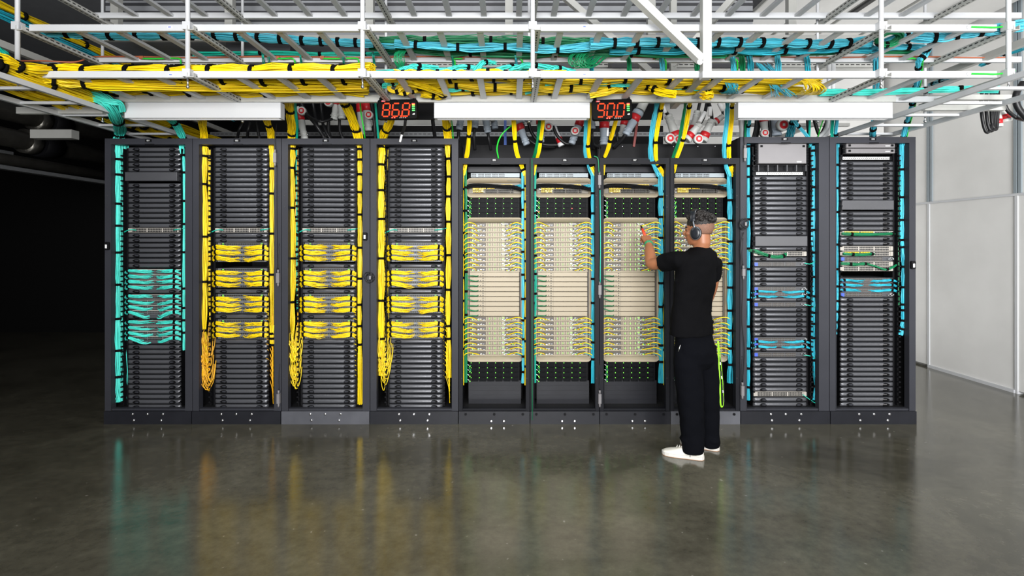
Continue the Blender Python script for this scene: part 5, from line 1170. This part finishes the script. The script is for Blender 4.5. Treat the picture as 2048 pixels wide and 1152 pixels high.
for k in range(5):
    o = thing('ceiling_tile', f'pale ceiling panel at upper right, {ORD[k]} from the left', 'panel', (2.85 + k * .52, 3.6, 4.05), 'pale ceiling panels'); MB().box(-.235, .235, 0, 5.6, 0, .04).build('panel', 'white_panel', o)
    MB().box(-.255, -.24, 0, 5.6, -.01, .03).build('edge_strip', 'channel_white', o)
for k, (x, y0) in enumerate(((3.1, 4.4), (3.62, 4.9), (4.1, 4.0), (4.6, 5.2))):
    o = MB().box(x, x + .05, y0, y0 + .9, 4.02, 4.045).build('slot_diffuser', 'slot_dark'); tag(o, f'dark slot in the pale ceiling panels, {ORD[k]} from left', 'ceiling slot', 'dark ceiling slots')
o = MB().box(2.0, 5.3, 7.6, 7.64, .0, 4.6).build('back_partition', 'white_panel'); tag(o, 'pale partition behind the right racks', 'partition')
o = MB().box(-3.5, 2.0, 7.0, 7.05, .0, 3.4).build('rear_screen', 'dark_sheet'); tag(o, 'screen painted dark as shade far behind the left and middle racks', 'partition')  # dark colour stands in for the shade behind the racks

# ------------------------------------------------------------------ the man
def remesh(o, vox, smooth=4, disp=None):
    m = o.modifiers.new('Remesh', 'REMESH'); m.mode = 'VOXEL'; m.voxel_size = vox; m.use_smooth_shade = True
    s = o.modifiers.new('Smooth', 'SMOOTH'); s.factor = .5; s.iterations = smooth
    if disp:
        t = bpy.data.textures.new('folds', 'CLOUDS'); t.noise_scale = disp[1]; t.noise_depth = 1
        d = o.modifiers.new('Folds', 'DISPLACE'); d.texture = t; d.strength = disp[0]; d.mid_level = .5
    return o
PD = 4.05
hf = Vector((-.81, .585, 0)).normalized(); hr = Vector((hf.y, -hf.x, 0)); HC = P(1397.5, 461, PD)
HM = Matrix((hr, hf, Vector((0, 0, 1)))).transposed()          # local x right, y forward, z up
def H(x, y, z): return HC + HM @ Vector((x, y, z))
tf = Vector((-.6, .8, 0)); tr_ = Vector((.8, .6, 0))
def tring(px, py, hw, d=PD, n=28, ratio=.62, k=.88):
    c_ = P(px, py, d); a = hw / F * d / k
    return [c_ + tr_ * (math.cos(2 * math.pi * j / n) * a) + tf * (math.sin(2 * math.pi * j / n) * a * ratio) for j in range(n)]
S = P(1358, 519, 3.97); E = P(1303, 529, 4.2); W = P(1297.5, 489, 4.42); K = P(1291.5, 473, 4.52)
SR = P(1428, 526, 4.16); ER = P(1424, 572, 4.26); WR = P(1408, 620, 4.42)
b = MB()
hm = HM
b.ell(H(0, -.012, .034), .078, .098, .092, 24, 16, hm); b.ell(H(0, .03, -.035), .060, .066, .078, 20, 14, hm); b.ell(H(0, .052, -.082), .034, .034, .030, 14, 10, hm)
b.ell(H(0, .074, .018), .046, .022, .022, 14, 10, hm); b.ell(H(0, .098, -.022), .013, .026, .019, 12, 8, hm); b.ell(H(0, .092, -.002), .010, .016, .028, 12, 8, hm)
b.ell(H(0, .086, -.055), .024, .016, .014, 12, 8, hm)
for s in (-1, 1):
    b.ell(H(s * .036, .062, -.022), .026, .026, .022, 12, 8, hm); b.ell(H(s * .078, -.012, -.012), .012, .02, .032, 12, 8, hm)
nb = P(1399, 508, 4.07)
b.tube([H(0, -.025, -.03), H(0, -.03, -.085), nb, nb - Vector((0, 0, .08))], [.058, .056, .062, .08], 20)
# torso, hips and legs under the clothes
b.rings([tring(1398, 514, 28, PD), tring(1393, 524, 36, PD), tring(1392, 560, 40, PD), tring(1386, 610, 38, PD), tring(1386, 660, 35, PD), tring(1388, 700, 33, 4.03)])
for pts, rr in (([P(1374, 690, 3.98), P(1380, 790, 3.96), P(1388, 880, 3.95), P(1388, 908, 3.95)], [.075, .055, .042, .04]), ([P(1408, 690, 4.09), P(1418, 790, 4.1), P(1421, 870, 4.11), P(1421, 893, 4.11)], [.075, .055, .042, .04])): b.tube(pts, rr, 16)
def arm(S, E, W, K, across, n_, mid):
    b.tube(smoothpath([S, S.lerp(E, .5), E - (E - S) * .06, E.lerp(W, .12), E.lerp(W, .35), E.lerp(W, .7), W, W.lerp(K, .3)], 24), [.052, .052, .051, .050, .049, .048, .047, .046, .046, .046, .046, .046, .0455, .045, .044, .042, .040, .037, .034, .031, .029, .027, .0265, .027], 18)
    h = (K - W).normalized(); L = (K - W).length
    rg = []
    for t, a, c_ in ((.1, .026, .020), (.35, .034, .019), (.7, .041, .018), (1, .043, .016)):
        p = W + h * (L * t); rg.append([p + across * (math.cos(2 * math.pi * j / 16) * a) + n_ * (math.sin(2 * math.pi * j / 16) * c_) for j in range(16)])
    b.rings(rg)
    for k, (u, ln) in enumerate(((-.034, .80), (-.0115, .96), (.0115, 1.03), (.034, .95))):
        p0 = K + across * u - h * .006; cv = mid[k]
        p1 = p0 + (h * (1 - cv * .55) - n_ * (.9 * cv)).normalized() * .043 * ln
        p2 = p1 + (h * (.6 - cv * 1.0) - n_ * (.3 + .9 * cv)).normalized() * .027 * ln
        p3 = p2 + (h * (.4 - cv * 1.5) - n_ * (.35 + .25 * cv)).normalized() * .020 * ln
        b.tube(smoothpath([p0, p0.lerp(p1, .5), p1, p2, p3], 11), [.0102, .0098, .0094, .0096, .0092, .009, .0086, .0088, .0082, .0078, .006], 10)
    q0 = W + h * .026 + across * .026; q1 = q0 + (h * .7 + across * .75 - n_ * .2).normalized() * .042; q2 = q1 + (h * .85 - across * .15 - n_ * .6).normalized() * .034; q3 = q2 + (h * .8 - across * .6 - n_ * .5).normalized() * .026
    b.tube(smoothpath([q0, q1, q2, q3], 10), [.016, .0145, .013, .0122, .0118, .0112, .0108, .0105, .0098, .007], 10)
    return h
hd = (K - W).normalized(); ac = Vector((1, .05, .1)); ac = (ac - hd * ac.dot(hd)).normalized(); nn = ac.cross(hd)
if nn.y > 0: nn = -nn
arm(S, E, W, K, ac, nn, (.95, .95, .85, .45))
hd2 = (P(1398, 630, 4.50) - WR).normalized(); ac2 = Vector((0, 0, 1)); ac2 = (ac2 - hd2 * ac2.dot(hd2)).normalized(); nn2 = ac2.cross(hd2)
arm(SR, ER, WR, P(1398, 630, 4.50), ac2, nn2, (.8, .75, .7, .6))
man = b.build('person', 'skin'); tag(man, 'man in black t-shirt and trousers with headphones reaching to a tray', 'person'); remesh(man, .0055, 4)
# face details
for s in (-1, 1):
    e = MB().ell(H(s * .031, .0745, .003), .009, .006, .005, 12, 8, hm).build('eye', 'eye_white', man); MB().ell(H(s * .032, .0815, .003), .005, .003, .005, 10, 6, hm).build('iris', 'port_dark', e)
    MB().tube(smoothpath([H(s * .016, .094, .021), H(s * .034, .086, .026), H(s * .048, .072, .022)], 8), .0045, 8).build('eyebrow', 'hair', man)
MB().tube(smoothpath([H(-.02, .094, -.055), H(0, .103, -.054), H(.02, .094, -.055)], 8), [.003, .005, .006, .006, .006, .006, .005, .003], 8).build('lips', 'lip', man)
# faded sides and curly top
m = MB(); rg = []
for i in range(14):
    el_ = math.radians(-42 + 84 * i / 13); ring = []
    for j in range(31):
        az = math.radians(76 + (360 - 152) * j / 30); sc = 1.022
        ring.append(H(-math.sin(az) * .078 * sc * math.cos(el_), -.012 + math.cos(az) * .098 * sc * math.cos(el_), .034 + .092 * sc * math.sin(el_)))
    rg.append(ring)
vs = [v for r_ in rg for v in r_]; fs = [(i * 31 + j, i * 31 + j + 1, (i + 1) * 31 + j + 1, (i + 1) * 31 + j) for i in range(13) for j in range(30)]
m.add(vs, fs, True); fh = m.build('faded_hair', 'fade_hair', man); so = fh.modifiers.new('Solid', 'SOLIDIFY'); so.thickness = .004
m = MB(); q = random.Random(4)
for k in range(260):
    az = q.uniform(0, 2 * math.pi); el_ = math.asin(q.uniform(.34, 1)); front = math.cos(az)
    if el_ < math.radians(34) and front > .45: continue
    if el_ < math.radians(30) and abs(front) < .75 and q.random() < .8: continue
    g = 1.05 + q.uniform(0, .13) + (.05 if front > 0 else .02)
    p = H(-math.sin(az) * .078 * g * math.cos(el_), -.014 + math.cos(az) * .100 * g * math.cos(el_), .036 + .090 * g * math.sin(el_)); rr = q.uniform(.007, .0135)
    m.ell(p, rr * q.uniform(.8, 1.4), rr * q.uniform(.8, 1.4), rr, 8, 6)
    ax = Euler((q.random() * 6, q.random() * 6, 0)).to_matrix(); rc = q.uniform(.007, .013)
    m.tube([p + ax @ Vector((rc * math.cos(t), rc * math.sin(t), .006 * t / 3)) for t in [j * .7 for j in range(9)]], .0032, 5)
m.ell(H(0, -.012, .052), .081, .099, .086, 20, 12, hm)
m.build('curly_hair', 'hair', man)
# t-shirt
m = MB()
m.rings([tring(1400, 494, 16.5, 4.07, ratio=1.1), tring(1400, 499, 19, 4.065, ratio=1.1), tring(1400, 504, 27, 4.06, ratio=.9), tring(1399, 509, 36, PD, ratio=.7), tring(1396, 520, 42, PD, ratio=.66), tring(1393, 540, 44, PD, ratio=.66), tring(1390, 570, 45, PD, ratio=.66), tring(1386, 600, 43.5, PD), tring(1383.5, 625, 44, PD), tring(1383, 645, 46.5, PD), tring(1383.5, 662, 49, PD), tring(1383.5, 668, 49.5, PD)])
def sleeve(S, E, t0, r0, r1, inner):
    e = S.lerp(E, t0); ax = (E - S).normalized()
    m.tube([inner, S.lerp(inner, .3), S, S.lerp(e, .5), e], [r0 * .95, r0, r0, r0 * 1.02, r1], 22)
sleeve(S, E + Vector((0, 0, -.005)), .60, .066, .070, P(1382, 524, 4.03))
sleeve(SR, ER, .68, .064, .060, P(1410, 528, 4.10))
m.tube(smoothpath([P(1352, 560, 3.98), P(1372, 600, 3.945), P(1400, 632, 3.96), P(1426, 644, 4.02)], 12), .012, 8); m.tube(smoothpath([P(1365, 585, 3.96), P(1395, 615, 3.945), P(1424, 622, 4.01)], 12), .010, 8)
tee = m.build('t_shirt', 'tee_black', man); remesh(tee, .009, 4, (.02, .11))
nbc = P(1399, 500, 4.068)
MB().tube([nbc + Vector((.066 * math.cos(a), .068 * math.sin(a), .004 * math.sin(a) + .004 * math.cos(a))) for a in [j * 2 * math.pi / 32 for j in range(33)]], .006, 8).build('neckband', 'tee_black', tee)
# trousers
m = MB()
def lring(px, py, hw, d, rt=.95, n=22):
    c_ = P(px, py, d); a = hw / F * d
    return [c_ + Vector((math.cos(2 * math.pi * j / n) * a, math.sin(2 * math.pi * j / n) * a * rt, 0)) for j in range(n)]
m.rings([tring(1386, 655, 40, 4.04), tring(1388, 675, 41, 4.04), tring(1390, 700, 42.5, 4.04, ratio=.72), tring(1392, 722, 40, 4.04, ratio=.7), tring(1394, 735, 30, 4.04)])
m.rings([lring(1374, 690, 24, 3.99), lring(1375, 730, 27, 3.98), lring(1380, 780, 27, 3.97), lring(1383, 830, 25, 3.96), lring(1385, 868, 23, 3.955), lring(1386, 890, 22.5, 3.95), lring(1387, 905, 21, 3.945)])
m.rings([lring(1410, 690, 22, 4.09), lring(1413, 730, 23, 4.1), lring(1417, 780, 21.5, 4.11), lring(1420, 830, 18.5, 4.115), lring(1421, 868, 17, 4.115), lring(1422, 882, 17.5, 4.11), lring(1422, 894, 16, 4.11)])
m.ell(P(1372, 878, 3.96), .05, .07, .022); m.ell(P(1392, 896, 3.93), .06, .06, .014); m.ell(P(1425, 880, 4.09), .05, .06, .014)
tro = m.build('trousers', 'pants_black', man); remesh(tro, .010, 4, (.016, .10))
MB().cbox(P(1403, 682, 3.93), .005, .004, .03, Matrix.Rotation(.3, 3, 'Z')).build('belt_loop', 'port_dark', tro)
# shoes
def shoe(heel, toe):
    heel, toe = Vector((*heel, 0)), Vector((*toe, 0)); fx = (toe - heel); L = fx.length; fx = fx / L; fy = Vector((-fx.y, fx.x, 0))
    def pt(t, y, z): return heel + fx * (L * t) + fy * y + Vector((0, 0, z))
    T = [(0, .012, .055), (.02, .026, .075), (.1, .035, .088), (.24, .037, .092), (.38, .040, .088), (.52, .045, .072), (.68, .049, .056), (.82, .048, .046), (.92, .040, .038), (.98, .024, .030), (1, .008, .024)]
    m = MB(); rg = []
    for t, w, h in T:
        rg.append([pt(t, w * math.copysign(abs(math.cos(a)) ** .7, math.cos(a)), .022 + (h - .022) * math.sin(a) ** .8) for a in [math.pi * j / 14 for j in range(15)]] + [pt(t, -w * .5, .02), pt(t, w * .5, .02)])
    o = m.rings(rg).build('shoe', 'shoe_white', man)
    for nm, z0, z1, g, mm in (('sole', .004, .026, 1.06, 'sole_white'), ('outsole', 0, .005, 1.03, 'gum_sole')):
        ol = [(t, w * g + .002) for t, w, h in T]; ol = [(-.012, .012)] + ol + [(1.012, .006)]
        loop = [(t, w) for t, w in ol] + [(t, -w) for t, w in reversed(ol)]
        MB().rings([[pt(t, w, z) for t, w in loop] for z in (z0, z1)], True, False).build(nm, mm, o)
    m = MB()
    for t in (.46, .52, .58, .64): m.tube([pt(t, -.022, .022 + .0525 * (1 - (t - .46)) + .006), pt(t - .01, 0, .030 + .05 * (1 - 1.1 * (t - .46)) + .006), pt(t, .022, .022 + .0525 * (1 - (t - .46)) + .006)], .003, 6)
    m.build('lace', 'sole_white', o)
    MB().tube([pt(.3, .043, .05), pt(.31, .047, .02)], .0025, 6).build('stripe', 'warm_grey', o)
shoe((1.419, 3.925), (1.150, 4.045)); shoe((1.597, 4.095), (1.355, 4.255))
# headphones
hp = thing('headphones', 'black over-ear headphones on the head of the man', 'headphones', (0, 0, 0))
for s in (-1, 1):
    cm_ = HM @ Matrix.Rotation(math.pi / 2, 3, 'Y'); c_ = H(s * .098, -.006, -.022)
    m = MB(); rg = []
    for x, g in ((.070, .8), (.078, 1.0), (.092, 1.02), (.100, .95), (.108, .80), (.111, .62), (.112, .3)):
        rg.append([H(s * x, -.006 + math.cos(a) * .040 * g, -.022 + math.sin(a) * .050 * g) for a in [j * 2 * math.pi / 24 for j in range(24)]])
    cup = m.rings(rg).build('ear_cup', 'headphone_black', hp)
    MB().rings([[H(s * x, -.006 + math.cos(a) * .041 * g, -.022 + math.sin(a) * .051 * g) for a in [j * 2 * math.pi / 24 for j in range(24)]] for x, g in ((.1, .96), (.103, .98), (.105, .9))], False).build('trim_ring', 'headphone_metal', cup)
    MB().tube(smoothpath([H(s * .103, .0, .018), H(s * .100, .008, .05), H(s * .097, .014, .078)], 8), .0055, 10).build('slider', 'headphone_metal', hp)
arc = [H(math.cos(a) * .100, .014 + .012 * math.sin(a), .058 + math.sin(a) * .098) for a in [math.pi * (.02 + .96 * j / 24) for j in range(25)]]
MB().tube(arc, .021, 12, flat=.42, up=tuple(hf)).build('headband', 'headphone_black', hp)
# bracelet, tool, pen, lanyard
m = MB(); wd = (W - E).normalized(); u = Vector((1, 0, 0)); u = (u - wd * u.dot(wd)).normalized(); v = wd.cross(u)
for k in range(3):
    c_ = W - wd * (.006 - .008 * k); ring = [c_ + u * (math.cos(a) * .031) + v * (math.sin(a) * .031) for a in [j * 2 * math.pi / 22 for j in range(23)]]
    m.tube(ring, .0050, 8)
tag(m.build('bracelet', 'bracelet_green'), 'green beaded bracelet on the raised wrist of the man', 'bracelet')
o = thing('hand_tool', 'red handled tool in the raised hand of the man', 'tool', (0, 0, 0))
ta, tb = K - nn * .018 + Vector((.01, 0, -.012)), P(1284.5, 458, 4.60)
MB().tube([ta, ta.lerp(tb, .5), tb], [.009, .0125, .012], 14).build('handle', 'tool_red', o); tc_ = tb + (tb - ta).normalized() * .03
MB().tube([tb, tc_], [.008, .007], 10).build('tip', 'black_plastic', o)
o = MB().tube([P(1361, 690, 3.90), P(1356.5, 703, 3.90)], .0035, 8).build('pocket_pen', 'bolt_steel'); tag(o, 'silver pen clipped to the trouser pocket', 'pen')
m = MB()
m.tube(smoothpath([P(1436, 682, 4.2), P(1437.5, 720, 4.22), P(1440, 770, 4.22), P(1441, 806, 4.22), P(1444, 814, 4.225), P(1447, 806, 4.23), P(1446, 770, 4.23), P(1441, 715, 4.23), P(1437, 682, 4.21)], 50), .0065, 8, flat=.25, up=(1, 0, 0))
o = m.build('lanyard', 'lime'); tag(o, 'lime green lanyard hanging from the trouser pocket', 'lanyard')
m = MB()
def lx_(y): return 1439.8 + (y - 715) * .09
for y in (720, 748, 776, 798): m.cbox(P(lx_(y), y, 4.2270), .012, .002, .046, Matrix.Rotation(-.09, 3, 'Y'))
m.build('print_patch', 'port_dark', o)
m = MB()
for y in (727, 755, 783): m.cbox(P(lx_(y), y, 4.2258), .007, .001, .022, Matrix.Rotation(-.09, 3, 'Y'))
m.build('print_text', 'lettering_white', o)

# ------------------------------------------------------------------ camera and light
cam = bpy.data.objects.new('camera', bpy.data.cameras.new('camera')); COL.objects.link(cam); SC.camera = cam
cam.location = (0, 0, CAMZ); cam.rotation_euler = (math.pi / 2, 0, 0)
cam.data.sensor_width = 36; cam.data.lens = F / 2048 * 36; cam.data.shift_x = 4 / 2048; cam.data.shift_y = -91 / 2048
cam.data.clip_start = .05; cam.data.clip_end = 60
def area(name, loc, target, sx, sy, power, col=(1, 1, 1), spread=180):
    l = bpy.data.lights.new(name, 'AREA'); l.shape = 'RECTANGLE'; l.size = sx; l.size_y = sy; l.energy = power; l.color = col; l.spread = math.radians(spread)
    o = bpy.data.objects.new(name, l); COL.objects.link(o); o.location = loc
    o.rotation_euler = (Vector(target) - Vector(loc)).to_track_quat('-Z', 'Y').to_euler(); return o
area('room_light_front', (.1, -2.6, 2.2), (-.1, 4.7, 1.6), 4.2, 2.2, 390, spread=115)
area('fill_light_right', (3.7, .2, 1.9), (5.34, 5.6, 1.6), 1.4, 1.8, 105, spread=100)  # added fill that brightens the right wall, not a fixture
area('fill_light_floor', (1.0, 2.4, 4.5), (1.0, 2.6, 0), 3.0, 1.0, 26, spread=110)  # added downlight to lift the foreground floor
area('fill_light_over', (1.8, 5.9, 2.75), (1.8, 6.2, 4.5), 6.0, .5, 20)  # added uplight behind the racks, brightens the ceiling gear
for x0, x1 in ((248.5, 561), (868, 1180), (1476.5, 1786)):
    area('lamp_glow_light', ((PX(x0, LD) + PX(x1, LD)) / 2, LD + .045, PZ(239, LD) - .012), ((PX(x0, LD) + PX(x1, LD)) / 2, LD + .55, 0), 1.1, .05, 9)
w = bpy.data.worlds.new('world'); SC.world = w; w.use_nodes = True
w.node_tree.nodes['Background'].inputs[0].default_value = (.9, .95, 1, 1); w.node_tree.nodes['Background'].inputs[1].default_value = .03
SC.view_settings.view_transform = 'Standard'; SC.view_settings.look = 'None'; SC.view_settings.gamma = 1; SC.view_settings.exposure = 0
SC.view_settings.use_curve_mapping = False
